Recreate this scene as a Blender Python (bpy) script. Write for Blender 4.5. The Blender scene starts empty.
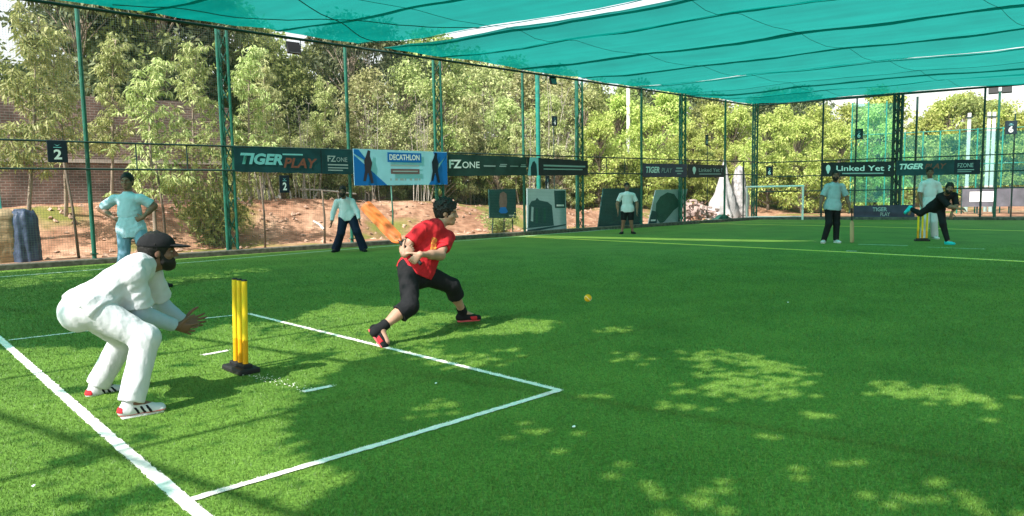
import bpy, math, random
import numpy as np
from mathutils import Vector, Matrix

C = bpy.context.scene
COL = C.collection
random.seed(7)
RNG = np.random.default_rng(7)

# ------------------------------------------------------------------ camera
F_PX, PITCH, ROLL, CAM_H = 700.15, 0.0909, -0.0173, 1.3655
_c, _s = math.cos(PITCH), math.sin(PITCH)
FW = np.array([0, _c, -_s]); _u = np.array([0, _s, _c]); _r = np.array([1.0, 0, 0])
RT = math.cos(ROLL) * _r + math.sin(ROLL) * _u
UP = -math.sin(ROLL) * _r + math.cos(ROLL) * _u
EYE = np.array([0, 0, CAM_H])
cam_d = bpy.data.cameras.new('camera')
cam_d.sensor_width = 36.0
cam_d.lens = F_PX / 1024 * 36
cam_d.clip_end = 3000
cam = bpy.data.objects.new('camera', cam_d); COL.objects.link(cam)
cam.matrix_world = Matrix(((RT[0], UP[0], -FW[0], 0), (RT[1], UP[1], -FW[1], 0), (RT[2], UP[2], -FW[2], CAM_H), (0, 0, 0, 1)))
C.camera = cam

# ------------------------------------------------------------------ sky, sun, exposure
SUN_AZ = np.array([-0.69, -0.724])        # ground direction towards the sun
SUN_EL = math.radians(45)
w = bpy.data.worlds.new('World'); C.world = w; w.use_nodes = True
nt = w.node_tree
sky = nt.nodes.new('ShaderNodeTexSky'); sky.sky_type = 'NISHITA'; sky.sun_disc = False
sky.sun_elevation = SUN_EL; sky.sun_rotation = math.atan2(SUN_AZ[0], SUN_AZ[1])
sky.air_density = 1.6; sky.dust_density = 2.5; sky.ozone_density = 0.6
hsv = nt.nodes.new('ShaderNodeHueSaturation'); hsv.inputs['Saturation'].default_value = 0.3
nt.links.new(sky.outputs[0], hsv.inputs['Color'])
nt.links.new(hsv.outputs[0], nt.nodes['Background'].inputs[0])
nt.nodes['Background'].inputs[1].default_value = 0.15
sd = bpy.data.lights.new('sun', 'SUN'); sd.energy = 4.4; sd.angle = math.radians(0.5); sd.color = (1, 0.965, 0.90)
sun = bpy.data.objects.new('sun', sd); COL.objects.link(sun)
sdir = Vector((SUN_AZ[0] * math.cos(SUN_EL), SUN_AZ[1] * math.cos(SUN_EL), math.sin(SUN_EL)))
sun.rotation_euler = sdir.to_track_quat('Z', 'Y').to_euler()
sun.location = (-20, -20, 25)
C.view_settings.view_transform = 'Standard'; C.view_settings.look = 'None'
C.view_settings.exposure = 1.0; C.view_settings.gamma = 1.0
C.cycles.transparent_max_bounces = 16
C.cycles.max_bounces = 6

# ------------------------------------------------------------------ pixel -> place
def ray(x, y):
    return FW * F_PX + RT * (x - 512) + UP * (258 - y)
def gp(x, y, z=0.0):                      # the point at height z seen at pixel (x, y)
    d = ray(x, y); return EYE + (z - CAM_H) / d[2] * d
def at(x, y, Y):                          # the point at forward distance Y seen at pixel (x, y)
    d = ray(x, y); return EYE + Y / d[1] * d
def proj(P):
    d = np.asarray(P, float) - EYE; z = d @ FW
    return np.stack([512 + F_PX * (d @ RT) / z, 258 - F_PX * (d @ UP) / z], -1)
def ztop(base, ypx):                      # height above base at which a post reaches image row ypx
    lo, hi = 0, 30
    for _ in range(40):
        m = (lo + hi) / 2
        if proj(base + np.array([0, 0, m]))[1] > ypx: lo = m
        else: hi = m
    return lo
def V(*a): return np.array(a, float)
def unit(v): v = np.asarray(v, float); return v / (np.linalg.norm(v) + 1e-12)

# ------------------------------------------------------------------ materials
def mat(name, col, rough=0.7, var=0.0, scale=8.0, bump=0.0, spec=0.3, metal=0.0, col2=None, sheen=0.0, detail=4.0, stretch=None):
    m = bpy.data.materials.new(name); m.use_nodes = True
    t = m.node_tree; b = t.nodes['Principled BSDF']
    b.inputs['Roughness'].default_value = rough; b.inputs['Metallic'].default_value = metal
    b.inputs['Specular IOR Level'].default_value = spec
    b.inputs['Base Color'].default_value = (*col, 1)
    if var or bump or col2:
        tc = t.nodes.new('ShaderNodeTexCoord'); mp = t.nodes.new('ShaderNodeMapping')
        if stretch: mp.inputs['Scale'].default_value = stretch
        t.links.new(tc.outputs['Object'], mp.inputs[0])
        n = t.nodes.new('ShaderNodeTexNoise'); n.inputs['Scale'].default_value = scale; n.inputs['Detail'].default_value = detail
        t.links.new(mp.outputs[0], n.inputs['Vector'])
        if var or col2:
            r = t.nodes.new('ShaderNodeValToRGB')
            c1 = tuple(max(0, x * (1 - var)) for x in col); c2 = col2 or tuple(min(1, x * (1 + var)) for x in col)
            r.color_ramp.elements[0].color = (*c1, 1); r.color_ramp.elements[1].color = (*c2, 1)
            r.color_ramp.elements[0].position = 0.33; r.color_ramp.elements[1].position = 0.67
            t.links.new(n.outputs[0], r.inputs[0]); t.links.new(r.outputs[0], b.inputs['Base Color'])
        if bump:
            bm = t.nodes.new('ShaderNodeBump'); bm.inputs['Strength'].default_value = min(1, bump); bm.inputs['Distance'].default_value = 0.02
            t.links.new(n.outputs[0], bm.inputs['Height']); t.links.new(bm.outputs[0], b.inputs['Normal'])
    return m

def leaf_mat(name, cols, trans=0.35):
    m = bpy.data.materials.new(name); m.use_nodes = True
    t = m.node_tree; N = t.nodes; L = t.links
    b = N['Principled BSDF']; b.inputs['Roughness'].default_value = 0.55; b.inputs['Specular IOR Level'].default_value = 0.25
    g = N.new('ShaderNodeNewGeometry'); oi = N.new('ShaderNodeObjectInfo')
    r = N.new('ShaderNodeValToRGB'); e = r.color_ramp.elements
    e[0].color = (*cols[0], 1); e[1].color = (*cols[-1], 1)
    for i, c in enumerate(cols[1:-1]):
        k = e.new((i + 1) / (len(cols) - 1)); k.color = (*c, 1)
    L.new(g.outputs['Random Per Island'], r.inputs[0])
    h = N.new('ShaderNodeHueSaturation')
    mr = N.new('ShaderNodeMapRange'); mr.inputs[3].default_value = 0.75; mr.inputs[4].default_value = 1.25
    L.new(oi.outputs['Random'], mr.inputs[0]); L.new(mr.outputs[0], h.inputs['Value'])
    mr2 = N.new('ShaderNodeMapRange'); mr2.inputs[3].default_value = 0.48; mr2.inputs[4].default_value = 0.515
    L.new(oi.outputs['Random'], mr2.inputs[0]); L.new(mr2.outputs[0], h.inputs['Hue'])
    L.new(r.outputs[0], h.inputs['Color']); L.new(h.outputs[0], b.inputs['Base Color'])
    tr = N.new('ShaderNodeBsdfTranslucent'); L.new(h.outputs[0], tr.inputs[0])
    mx = N.new('ShaderNodeMixShader'); mx.inputs[0].default_value = trans
    L.new(b.outputs[0], mx.inputs[1]); L.new(tr.outputs[0], mx.inputs[2])
    L.new(mx.outputs[0], N['Material Output'].inputs[0])
    return m

def cloth_net(name, col, tint, clear, weave=0.0):        # woven shade net: part see-through, part cloth that glows with the light above it
    m = bpy.data.materials.new(name); m.use_nodes = True
    t = m.node_tree; N = t.nodes; L = t.links
    N.remove(N['Principled BSDF'])
    tc = N.new('ShaderNodeTexCoord'); no = N.new('ShaderNodeTexNoise'); no.inputs['Scale'].default_value = 0.9; no.inputs['Detail'].default_value = 5
    L.new(tc.outputs['Object'], no.inputs['Vector'])
    r = N.new('ShaderNodeValToRGB'); e = r.color_ramp.elements
    e[0].position = .3; e[1].position = .72
    e[0].color = (*[c * .74 for c in col], 1); e[1].color = (*[min(1, c * 1.18) for c in col], 1)
    mp = N.new('ShaderNodeMapping'); mp.inputs['Rotation'].default_value = (0, 0, -math.atan2(-.535, .845)); mp2 = N.new('ShaderNodeMapping'); mp2.inputs['Scale'].default_value = (.22, 3.2, 1)
    L.new(tc.outputs['Object'], mp.inputs[0]); mp.vector_type = 'POINT'; L.new(mp.outputs[0], mp2.inputs[0])
    n2 = N.new('ShaderNodeTexNoise'); n2.inputs['Scale'].default_value = 1.0; n2.inputs['Detail'].default_value = 6; L.new(mp2.outputs[0], n2.inputs['Vector'])  # stretched noise puts light and dark fold streaks into the cloth colour
    av = N.new('ShaderNodeMath'); av.operation = 'ADD'; L.new(no.outputs[0], av.inputs[0]); L.new(n2.outputs[0], av.inputs[1]); hv = N.new('ShaderNodeMath'); hv.operation = 'MULTIPLY'; hv.inputs[1].default_value = .5; L.new(av.outputs[0], hv.inputs[0])
    L.new(hv.outputs[0], r.inputs[0])
    d = N.new('ShaderNodeBsdfDiffuse'); tl = N.new('ShaderNodeBsdfTranslucent'); tp = N.new('ShaderNodeBsdfTransparent')
    L.new(r.outputs[0], d.inputs[0]); L.new(r.outputs[0], tl.inputs[0]); tp.inputs[0].default_value = (*tint, 1)
    a = N.new('ShaderNodeMixShader'); a.inputs[0].default_value = 0.62
    L.new(d.outputs[0], a.inputs[1]); L.new(tl.outputs[0], a.inputs[2])
    b = N.new('ShaderNodeMixShader'); b.inputs[0].default_value = clear
    L.new(a.outputs[0], b.inputs[1]); L.new(tp.outputs[0], b.inputs[2])
    L.new(b.outputs[0], N['Material Output'].inputs[0])
    return m

def wire_net(name, col, pitch, wire):                     # square wire netting: wires opaque, the openings clear
    m = bpy.data.materials.new(name); m.use_nodes = True
    t = m.node_tree; N = t.nodes; L = t.links
    b = N['Principled BSDF']; b.inputs['Base Color'].default_value = (*col, 1); b.inputs['Roughness'].default_value = .5
    uv = N.new('ShaderNodeUVMap'); sp = N.new('ShaderNodeSeparateXYZ'); L.new(uv.outputs[0], sp.inputs[0])
    outs = []
    for k in (0, 1):
        dv = N.new('ShaderNodeMath'); dv.operation = 'DIVIDE'; dv.inputs[1].default_value = pitch
        fr = N.new('ShaderNodeMath'); fr.operation = 'FRACT'
        lt = N.new('ShaderNodeMath'); lt.operation = 'LESS_THAN'; lt.inputs[1].default_value = wire / pitch
        L.new(sp.outputs[k], dv.inputs[0]); L.new(dv.outputs[0], fr.inputs[0]); L.new(fr.outputs[0], lt.inputs[0]); outs.append(lt)
    mxm = N.new('ShaderNodeMath'); mxm.operation = 'MAXIMUM'
    L.new(outs[0].outputs[0], mxm.inputs[0]); L.new(outs[1].outputs[0], mxm.inputs[1])
    tp = N.new('ShaderNodeBsdfTransparent'); mx = N.new('ShaderNodeMixShader')
    L.new(mxm.outputs[0], mx.inputs[0]); L.new(tp.outputs[0], mx.inputs[1]); L.new(b.outputs[0], mx.inputs[2])
    L.new(mx.outputs[0], N['Material Output'].inputs[0])
    return m

M = {}
M['steel'] = mat('green_steel', (0.010, 0.105, 0.070), .45, .25, 6, .05, .4)
M['steel_dark'] = mat('dark_steel', (0.018, 0.045, 0.04), .5, .3, 6)
M['steel_teal'] = mat('teal_steel', (0.02, 0.22, 0.17), .45, .2, 6)
M['white_metal'] = mat('white_metal', (0.8, 0.8, 0.78), .4, .06, 5)
M['concrete'] = mat('concrete', (0.10, 0.095, 0.075), .9, .4, 9, .4)
M['navy'] = mat('navy_board', (0.008, 0.016, 0.03), .5, .2, 5)
M['white'] = mat('white_print', (0.8, 0.82, 0.82), .6)
M['rope'] = mat('dark_rope', (0.01, 0.09, 0.08), .8)
M['bark'] = mat('pale_bark', (0.26, 0.21, 0.16), .9, .35, 5, .5, stretch=(1, 1, .3))
M['bark_grey'] = mat('grey_bark', (.36, .32, .28), .9, .3, 5, .4, stretch=(1, 1, .3))
M['bark_dark'] = mat('dark_bark', (0.13, 0.1, 0.075), .9, .35, 5, .5, stretch=(1, 1, .3))

# ------------------------------------------------------------------ objects and meshes
WLOC = {}
def tag(o, label=None, cat=None, group=None, kind=None):
    if label: o['label'] = label
    if cat: o['category'] = cat
    if group: o['group'] = group
    if kind: o['kind'] = kind
    return o
def empty(name, loc, label=None, cat=None, group=None):
    o = bpy.data.objects.new(name, None); COL.objects.link(o); o.location = tuple(loc); o.empty_display_size = .2
    WLOC[o] = np.array(loc, float); return tag(o, label, cat, group)
class MB:
    def __init__(self): self.v = []; self.f = []; self.uv = None
    def add(self, vs, fs):
        n = len(self.v); self.v += [tuple(map(float, q)) for q in vs]; self.f += [tuple(i + n for i in f) for f in fs]; return self
    def quad(self, a, b, c, d): return self.add([a, b, c, d], [(0, 1, 2, 3)])
    def frame_box(self, o, ax, ay, az):            # box from corner o with edge vectors
        o, ax, ay, az = map(np.asarray, (o, ax, ay, az))
        vs = [o + i * ax + j * ay + k * az for k in (0, 1) for j in (0, 1) for i in (0, 1)]
        return self.add(vs, [(0, 2, 3, 1), (4, 5, 7, 6), (0, 1, 5, 4), (2, 6, 7, 3), (0, 4, 6, 2), (1, 3, 7, 5)])
    def box(self, c, s, ax=(1, 0, 0), az=(0, 0, 1)):
        ax = unit(ax); az = unit(az); ay = np.cross(az, ax)
        X, Y, Z = ax * s[0], ay * s[1], az * s[2]
        return self.frame_box(np.asarray(c) - (X + Y + Z) / 2, X, Y, Z)
    def tube(self, pts, r, n=8, cap=True):
        pts = [np.asarray(q, float) for q in pts]
        rs = r if hasattr(r, '__len__') else [r] * len(pts)
        vs = []; fs = []
        a = unit(pts[1] - pts[0]); ref = V(0, 0, 1) if abs(a[2]) < .9 else V(1, 0, 0)
        x = unit(np.cross(ref, a))
        for i, q in enumerate(pts):
            d = pts[min(i + 1, len(pts) - 1)] - pts[max(i - 1, 0)]; d = unit(d)
            x = unit(x - d * (x @ d)); y = np.cross(d, x)
            for k in range(n):
                t = 2 * math.pi * k / n; vs.append(q + rs[i] * (math.cos(t) * x + math.sin(t) * y))
        for i in range(len(pts) - 1):
            for k in range(n):
                fs.append((i * n + k, i * n + (k + 1) % n, (i + 1) * n + (k + 1) % n, (i + 1) * n + k))
        if cap: fs.append(tuple(range(n))[::-1]); fs.append(tuple((len(pts) - 1) * n + k for k in range(n)))
        return self.add(vs, fs)
    def extrude(self, poly, o, ax, ay, depth):     # closed outline in a plane, given a thickness along depth vector
        o, ax, ay, depth = map(np.asarray, (o, ax, ay, depth)); n = len(poly)
        fr = [o + p[0] * ax + p[1] * ay for p in poly]; bk = [q + depth for q in fr]
        fs = [tuple(range(n)), tuple(range(2 * n - 1, n - 1, -1))]
        fs += [(i, i + n, (i + 1) % n + n, (i + 1) % n) for i in range(n)]
        return self.add(fr + bk, fs)
    def build(self, name, m, parent=None, loc=None, smooth=False, bevel=0):
        if loc is None: loc = WLOC[parent] if parent is not None else V(0, 0, 0)
        me = bpy.data.meshes.new(name)
        me.from_pydata([tuple(np.asarray(q) - loc) for q in self.v], [], self.f)
        return link_mesh(name, me, m, parent, loc, smooth, bevel)
def link_mesh(name, me, m, parent, loc, smooth=False, bevel=0):
    if m is not None: me.materials.append(m)
    if smooth: me.polygons.foreach_set('use_smooth', [True] * len(me.polygons))
    me.update()
    o = bpy.data.objects.new(name, me); COL.objects.link(o); WLOC[o] = np.array(loc, float)
    if parent is not None: o.parent = parent; o.location = tuple(np.asarray(loc) - WLOC[parent])
    else: o.location = tuple(loc)
    if bevel:
        b = o.modifiers.new('bevel', 'BEVEL'); b.width = bevel; b.segments = 2; b.limit_method = 'ANGLE'
    return o
def np_mesh(name, verts, faces):                    # fast mesh from arrays (faces all with the same corner count)
    me = bpy.data.meshes.new(name); verts = np.asarray(verts, np.float32); faces = np.asarray(faces, np.int32)
    me.vertices.add(len(verts)); me.vertices.foreach_set('co', verts.ravel())
    k = faces.shape[1]; me.loops.add(faces.size); me.loops.foreach_set('vertex_index', faces.ravel())
    me.polygons.add(len(faces)); me.polygons.foreach_set('loop_start', np.arange(0, faces.size, k, dtype=np.int32))
    me.polygons.foreach_set('loop_total', np.full(len(faces), k, np.int32)); me.update(calc_edges=True); me.validate(); return me
def text_mesh(body, o, ax, ay, h, m, parent, name='lettering', bold=0.0, shear=0.0, width=None, align='LEFT', space=1.0):
    cu = bpy.data.curves.new('lettering_curve', 'FONT'); cu.body = body; cu.size = 1; cu.offset = bold; cu.shear = shear
    cu.align_x = align; cu.space_character = space; cu.extrude = 0; cu.resolution_u = 3
    to = bpy.data.objects.new('tmp', cu); COL.objects.link(to)
    dg = bpy.context.evaluated_depsgraph_get(); me = bpy.data.meshes.new_from_object(to.evaluated_get(dg))
    bpy.data.objects.remove(to)
    co = np.zeros(len(me.vertices) * 3, np.float32); me.vertices.foreach_get('co', co); co = co.reshape(-1, 3)
    caph = 0.70
    xs = co[:, 0]; wd = xs.max() - xs.min(); sx = h / caph
    if width: sx = width / wd; 
    x0 = xs.min() if align == 'LEFT' else 0
    loc = WLOC[parent]
    P = np.asarray(o)[None] + (xs - x0)[:, None] * sx * unit(ax)[None] + (co[:, 1] * h / caph)[:, None] * unit(ay)[None] - loc[None]
    me.vertices.foreach_set('co', P.astype(np.float32).ravel()); me.update()
    me.name = name
    return link_mesh(name, me, m, parent, loc)

# ------------------------------------------------------------------ lay of the land
ROOF_Z = 5.3
CORNER = V(11.42, 33.05, 0)                         # where the two fences meet
E1 = V(-.734, -.679, 0); E2 = V(.845, -.535, 0)     # along the long fence towards us, along the end fence to the right
def roofp(a, b, z=ROOF_Z): return CORNER + a * E1 + b * E2 + V(0, 0, z)
NOUT = unit(V(-.679, .734, 0))                      # outward from the long fence
NOUT2 = unit(V(.535, .845, 0))                      # outward from the end fence
FB0, FB1 = gp(94, 264), gp(757, 219.5)              # feet of the long fence
FDIR = unit(FB1 - FB0); FOUT = V(-FDIR[1], FDIR[0], 0)
def fence_d(P): return (np.asarray(P) - FB0) @ FOUT  # signed distance outside the long fence
BDIR = unit(gp(979, 220) - FB1); BOUT = V(-BDIR[1], BDIR[0], 0)
PU = V(math.cos(.762), math.sin(.762), 0); PV = V(PU[1], -PU[0], 0)   # along / across the pitch

def noise2(x, y, seed=0):
    r = np.random.default_rng(seed); out = 0
    for k in range(10):
        a = r.uniform(0, 2 * math.pi); f = .25 * 1.5 ** (k * .8); out = out + np.sin((x * math.cos(a) + y * math.sin(a)) * f * 2 + r.uniform(0, 6.3)) / (1 + k * .7)
    return out / 3
def smooth(x, a, b):
    t = np.clip((x - a) / (b - a), 0, 1); return t * t * (3 - 2 * t)
def land_z(P):
    P = np.asarray(P); d = (P - FB0) @ FOUT; s = (P - FB0) @ FDIR; d2 = (P - FB1) @ BOUT
    bank = smooth(d, 3.0, 6.2) * (1.25 - .75 * smooth(s, 8, 26))
    rough = np.clip(smooth(d, .4, 3) + smooth(d2, 1, 4), 0, 1)
    n = noise2(P[..., 0] * 2.2, P[..., 1] * 2.2, 3) * (.07 + .12 * smooth(d, 2, 4)) + noise2(P[..., 0] * 7, P[..., 1] * 7, 5) * (.03 + .05 * smooth(d, 2, 4))
    near = np.clip(1 - np.hypot(P[..., 0], P[..., 1] - 20) / 90, 0, 1)
    return bank * (1 - .0 * near) + n * rough * near - .012

def earth_material():
    m = bpy.data.materials.new('red_earth'); m.use_nodes = True
    t = m.node_tree; N = t.nodes; L = t.links; b = N['Principled BSDF']; b.inputs['Roughness'].default_value = .95; b.inputs['Specular IOR Level'].default_value = .1
    tc = N.new('ShaderNodeTexCoord')
    def nz(s, d=6): n = N.new('ShaderNodeTexNoise'); n.inputs['Scale'].default_value = s; n.inputs['Detail'].default_value = d; L.new(tc.outputs['Object'], n.inputs['Vector']); return n
    n1 = nz(.55); n2 = nz(3.5); n3 = nz(.33)
    r = N.new('ShaderNodeValToRGB'); e = r.color_ramp.elements
    e[0].position = .3; e[0].color = (.28, .14, .085, 1); e[1].position = .72; e[1].color = (.52, .345, .235, 1)
    k = e.new(.52); k.color = (.43, .25, .16, 1)
    L.new(n1.outputs[0], r.inputs[0])
    r2 = N.new('ShaderNodeValToRGB'); r2.color_ramp.elements[0].position = .35; r2.color_ramp.elements[1].position = .7
    r2.color_ramp.elements[0].color = (.55, .5, .48, 1); r2.color_ramp.elements[1].color = (1.1, 1.1, 1.1, 1)
    L.new(n2.outputs[0], r2.inputs[0])
    mx = N.new('ShaderNodeMixRGB'); mx.blend_type = 'MULTIPLY'; mx.inputs[0].default_value = 1; L.new(r.outputs[0], mx.inputs[1]); L.new(r2.outputs[0], mx.inputs[2])
    g = N.new('ShaderNodeValToRGB'); g.color_ramp.elements[0].position = .54; g.color_ramp.elements[1].position = .62; L.new(n3.outputs[0], g.inputs[0])
    mg = N.new('ShaderNodeMixRGB'); L.new(g.outputs[0], mg.inputs[0]); L.new(mx.outputs[0], mg.inputs[1]); mg.inputs[2].default_value = (.17, .17, .045, 1)
    L.new(mg.outputs[0], b.inputs['Base Color'])
    bp = N.new('ShaderNodeBump'); bp.inputs['Strength'].default_value = .8; bp.inputs['Distance'].default_value = .05; L.new(n2.outputs[0], bp.inputs['Height']); L.new(bp.outputs[0], b.inputs['Normal'])
    return m

# ground sheet: finely stepped near the fences, reaching the horizon
def axis(lo, hi, step, far):
    a = list(np.arange(lo, hi + 1e-6, step)); out = []; s = step; x = lo
    while x > -far: s *= 1.5; x -= s; out.append(x)
    a = out[::-1] + a; s = step; x = a[-1]
    while x < far: s *= 1.5; x += s; a.append(x)
    return np.array(a)
gs = axis(-18, 42, .35, 1500); gd = axis(-14, 22, .35, 1500)
S, D = np.meshgrid(gs, gd, indexing='ij')
GP = FB0[None, None] + S[..., None] * FDIR + D[..., None] * FOUT
GP[..., 2] = land_z(GP)
ns, ndd = S.shape
idx = np.arange(ns * ndd).reshape(ns, ndd)
gf = np.stack([idx[:-1, :-1], idx[1:, :-1], idx[1:, 1:], idx[:-1, 1:]], -1).reshape(-1, 4)
M['earth'] = earth_material()
tag(link_mesh('ground', np_mesh('ground', GP.reshape(-1, 3), gf), M['earth'], None, V(0, 0, 0), True), kind='structure')

# ------------------------------------------------------------------ turf
def turf_material(blade=False):
    m = bpy.data.materials.new('turf_blade' if blade else 'artificial_turf'); m.use_nodes = True
    t = m.node_tree; N = t.nodes; L = t.links; b = N['Principled BSDF']
    b.inputs['Roughness'].default_value = .5 if blade else .75; b.inputs['Specular IOR Level'].default_value = .3 if blade else .15
    tc = N.new('ShaderNodeTexCoord')
    def nz(s, d=4): n = N.new('ShaderNodeTexNoise'); n.inputs['Scale'].default_value = s; n.inputs['Detail'].default_value = d; L.new(tc.outputs['Object'], n.inputs['Vector']); return n
    n1 = nz(1.1); n2 = nz(70, 2)
    r = N.new('ShaderNodeValToRGB'); e = r.color_ramp.elements
    e[0].position = .3; e[1].position = .7
    kk = 1.0 if blade else 1.12; e[0].color = (.078 * kk, .162 * kk, .026 * kk, 1); e[1].color = (.118 * kk, .222 * kk, .037 * kk, 1)
    L.new(n1.outputs[0], r.inputs[0])
    r2 = N.new('ShaderNodeValToRGB'); r2.color_ramp.elements[0].position = .3; r2.color_ramp.elements[1].position = .7
    r2.color_ramp.elements[0].color = (.55, .6, .5, 1); r2.color_ramp.elements[1].color = (1.35, 1.25, 1.2, 1)
    if blade:
        g = N.new('ShaderNodeNewGeometry'); L.new(g.outputs['Random Per Island'], r2.inputs[0])
    else: L.new(n2.outputs[0], r2.inputs[0])
    mx = N.new('ShaderNodeMixRGB'); mx.blend_type = 'MULTIPLY'; mx.inputs[0].default_value = 1; L.new(r.outputs[0], mx.inputs[1]); L.new(r2.outputs[0], mx.inputs[2])
    L.new(mx.outputs[0], b.inputs['Base Color'])
    if not blade:
        bp = N.new('ShaderNodeBump'); bp.inputs['Strength'].default_value = .5; bp.inputs['Distance'].default_value = .01; L.new(n2.outputs[0], bp.inputs['Height']); L.new(bp.outputs[0], b.inputs['Normal'])
    return m
M['turf'] = turf_material(); M['blade'] = turf_material(True)
KERB_IN = 0.16
def fence_in(s, z=0, off=KERB_IN): return FB0 + s * FDIR - off * FOUT + V(0, 0, z)
sC = (FB1 - FB0) @ FDIR
fl0 = fence_in(-45); flc = fence_in(sC) - .2 * BOUT; flr = FB1 + 60 * BDIR - .16 * BOUT
mb = MB(); mb.add([fl0 + V(0, 0, .006), flr * V(1, 1, 0) + V(0, 0, .006) + V(20, -70, 0), flr * V(1, 1, 0) + V(0, 0, .006), flc * V(1, 1, 0) + V(0, 0, .006)], [(0, 1, 2, 3)])
mb.add([fl0 + V(0, 0, .006), fl0 + V(10, -40, .006), flr * V(1, 1, 0) + V(20, -70, .006)], [(0, 1, 2)])
tag(mb.build('turf', M['turf']), kind='structure')

# painted lines (flat sheets, with white blades standing in them near the camera)
M['line'] = mat('line_paint', (.80, .74, .70), .8, .12, 30, .4); M['line_yellow'] = mat('yellow_line_paint', (.78, .66, .10), .8, .12, 30)
M['line_thin'] = mat('worn_line_paint', (.42, .55, .40), .85, .25, 20)
LINES = []
def line(pts, wdt, m, z=.010):
    P = [gp(*q) if len(q) == 2 else np.array(q, float) for q in pts]
    mb = MB(); L_ = []; R_ = []
    for a_, b_ in zip(P[:-1], P[1:]): LINES.append((a_, b_, wdt / 2 + .006))
    if np.hypot(*P[0][:2]) < 14:
        P = [a_ + (b_ - a_) * k / n for a_, b_ in zip(P[:-1], P[1:]) for n in [max(1, int(np.linalg.norm(b_ - a_) / .035))] for k in range(n)] + [P[-1]]
    for i, q in enumerate(P):
        d = unit(P[min(i + 1, len(P) - 1)] - P[max(i - 1, 0)]); n = V(-d[1], d[0], 0)
        j1, j2 = RNG.normal(size=2) * .003; L_.append(q + n * (wdt / 2 + j1) + V(0, 0, z - q[2])); R_.append(q - n * (wdt / 2 + j2) + V(0, 0, z - q[2]))
    for i in range(len(P) - 1): mb.quad(R_[i], R_[i + 1], L_[i + 1], L_[i])
    return tag(mb.build('painted_line', m), kind='structure')
cA = gp(560, 391.5); cA2 = gp(249, 314.5)
ln_C = [gp(200, 517) + 3.0 * unit(gp(200, 517) - gp(100, 430)), gp(200, 517), gp(100, 430), gp(2, 342), gp(2, 342) + 1.2 * unit(gp(2, 342) - gp(100, 430))]
line(ln_C, .064, M['line'], .014)
line([cA, cA2], .05, M['line'])
line([gp(192, 501.5), gp(380, 446), cA - .0 * PU], .05, M['line'], .012)
line([gp(9, 341), gp(120, 328), cA2], .04, M['line'])
line([gp(203, 356), gp(228, 351.5)], .05, M['line'])
line([gp(303, 393), gp(332, 387)], .055, M['line'])
line([gp(526, 237.2), gp(700, 245.3), gp(860, 253.2), gp(1024, 262), gp(1150, 270)], .19, M['line_yellow'])
line([gp(-60, 284), gp(0, 277.5), gp(200, 262), gp(360, 248.5), gp(525, 236.4), gp(645, 227), gp(688, 223.4)], .09, M['line_thin'])
line([gp(688, 223.4), gp(860, 226.8), gp(1024, 231.3), gp(1100, 234)], .20, M['line_yellow'], .012)
line([gp(858, 244.6), gp(908, 246)], .10, M['line_thin']); line([gp(846, 251.3), gp(857, 251.6)], .10, M['line'])
line([gp(928, 247.5), gp(985, 249.5)], .07, M['line_thin'])

# grass blades of the turf where the camera can make them out
def blades(n, ymin, ymax, name, hgt, wid, seed):
    r = np.random.default_rng(seed)
    Y = ymin + (ymax - ymin) * r.random(n) ** 1.25
    X = (r.random(n) * 2 - 1) * (Y * .78 + .4)
    P = np.stack([X, Y, np.full(n, .006)], 1)
    keep = (fence_d(P) < -.2) & (r.random(n) < np.clip((ymax - Y) / 7, 0, 1))
    on = np.zeros(n, bool)
    for a, b, hw in LINES:
        ab = (b - a)[:2]; L2 = ab @ ab; t = np.clip(((P[:, :2] - a[:2]) @ ab) / L2, 0, 1)
        on |= np.linalg.norm(P[:, :2] - a[:2] - t[:, None] * ab, axis=1) < hw
    def make(sel, z0, hh):
        Q = P[sel]; k = len(Q); h = hh * r.uniform(.6, 1.15, k); th = r.uniform(0, 2 * math.pi, k)
        dx = np.stack([np.cos(th), np.sin(th), 0 * th], 1) * (wid / 2) * r.uniform(.7, 1.4, k)[:, None] * np.clip(Q[:, 1] / 5, .8, 2.2)[:, None]
        th2 = r.uniform(0, 2 * math.pi, k); ln = np.stack([np.cos(th2), np.sin(th2), 0 * th2], 1) * (h * r.uniform(.2, .9, k))[:, None]
        Q = Q + [0, 0, z0]
        tip = Q + ln + np.stack([0 * h, 0 * h, h], 1)
        vs = np.stack([Q - dx, Q + dx, tip], 1).reshape(-1, 3)
        return vs, np.arange(3 * k).reshape(-1, 3)
    return make(keep & ~on, 0, hgt), make(keep & on, .006, hgt * .35)
(bv, bf), (wv, wf) = blades(640000, 2.3, 17, 'b', .017, .0036, 11)
tag(link_mesh('turf_grass', np_mesh('turf_grass', bv, bf), M['blade'], None, V(0, 0, 0)), kind='stuff')
tag(link_mesh('painted_turf_grass', np_mesh('painted_turf_grass', wv, wf), M['line'], None, V(0, 0, 0)), kind='stuff')

r_ = np.random.default_rng(91); ch = []
for i in range(130):
    t = r_.random(); p = gp(250, 376) * (1 - t) + gp(305, 392) * t + V(*(r_.normal(size=2) * .035), 0); a = r_.uniform(0, 6.28); q = .006 * r_.uniform(.5, 1.3); d_ = V(math.cos(a), math.sin(a), 0) * q
    ch += [p + V(0, 0, .017) - d_, p + V(0, 0, .017) + d_, p + V(0, 0, .021) + V(-d_[1], d_[0], 0) * .8]
tag(link_mesh('chalk_flecks', np_mesh('chalk_flecks', np.array(ch), np.arange(len(ch)).reshape(-1, 3)), M['line'], None, V(0, 0, 0)), kind='stuff')

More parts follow.
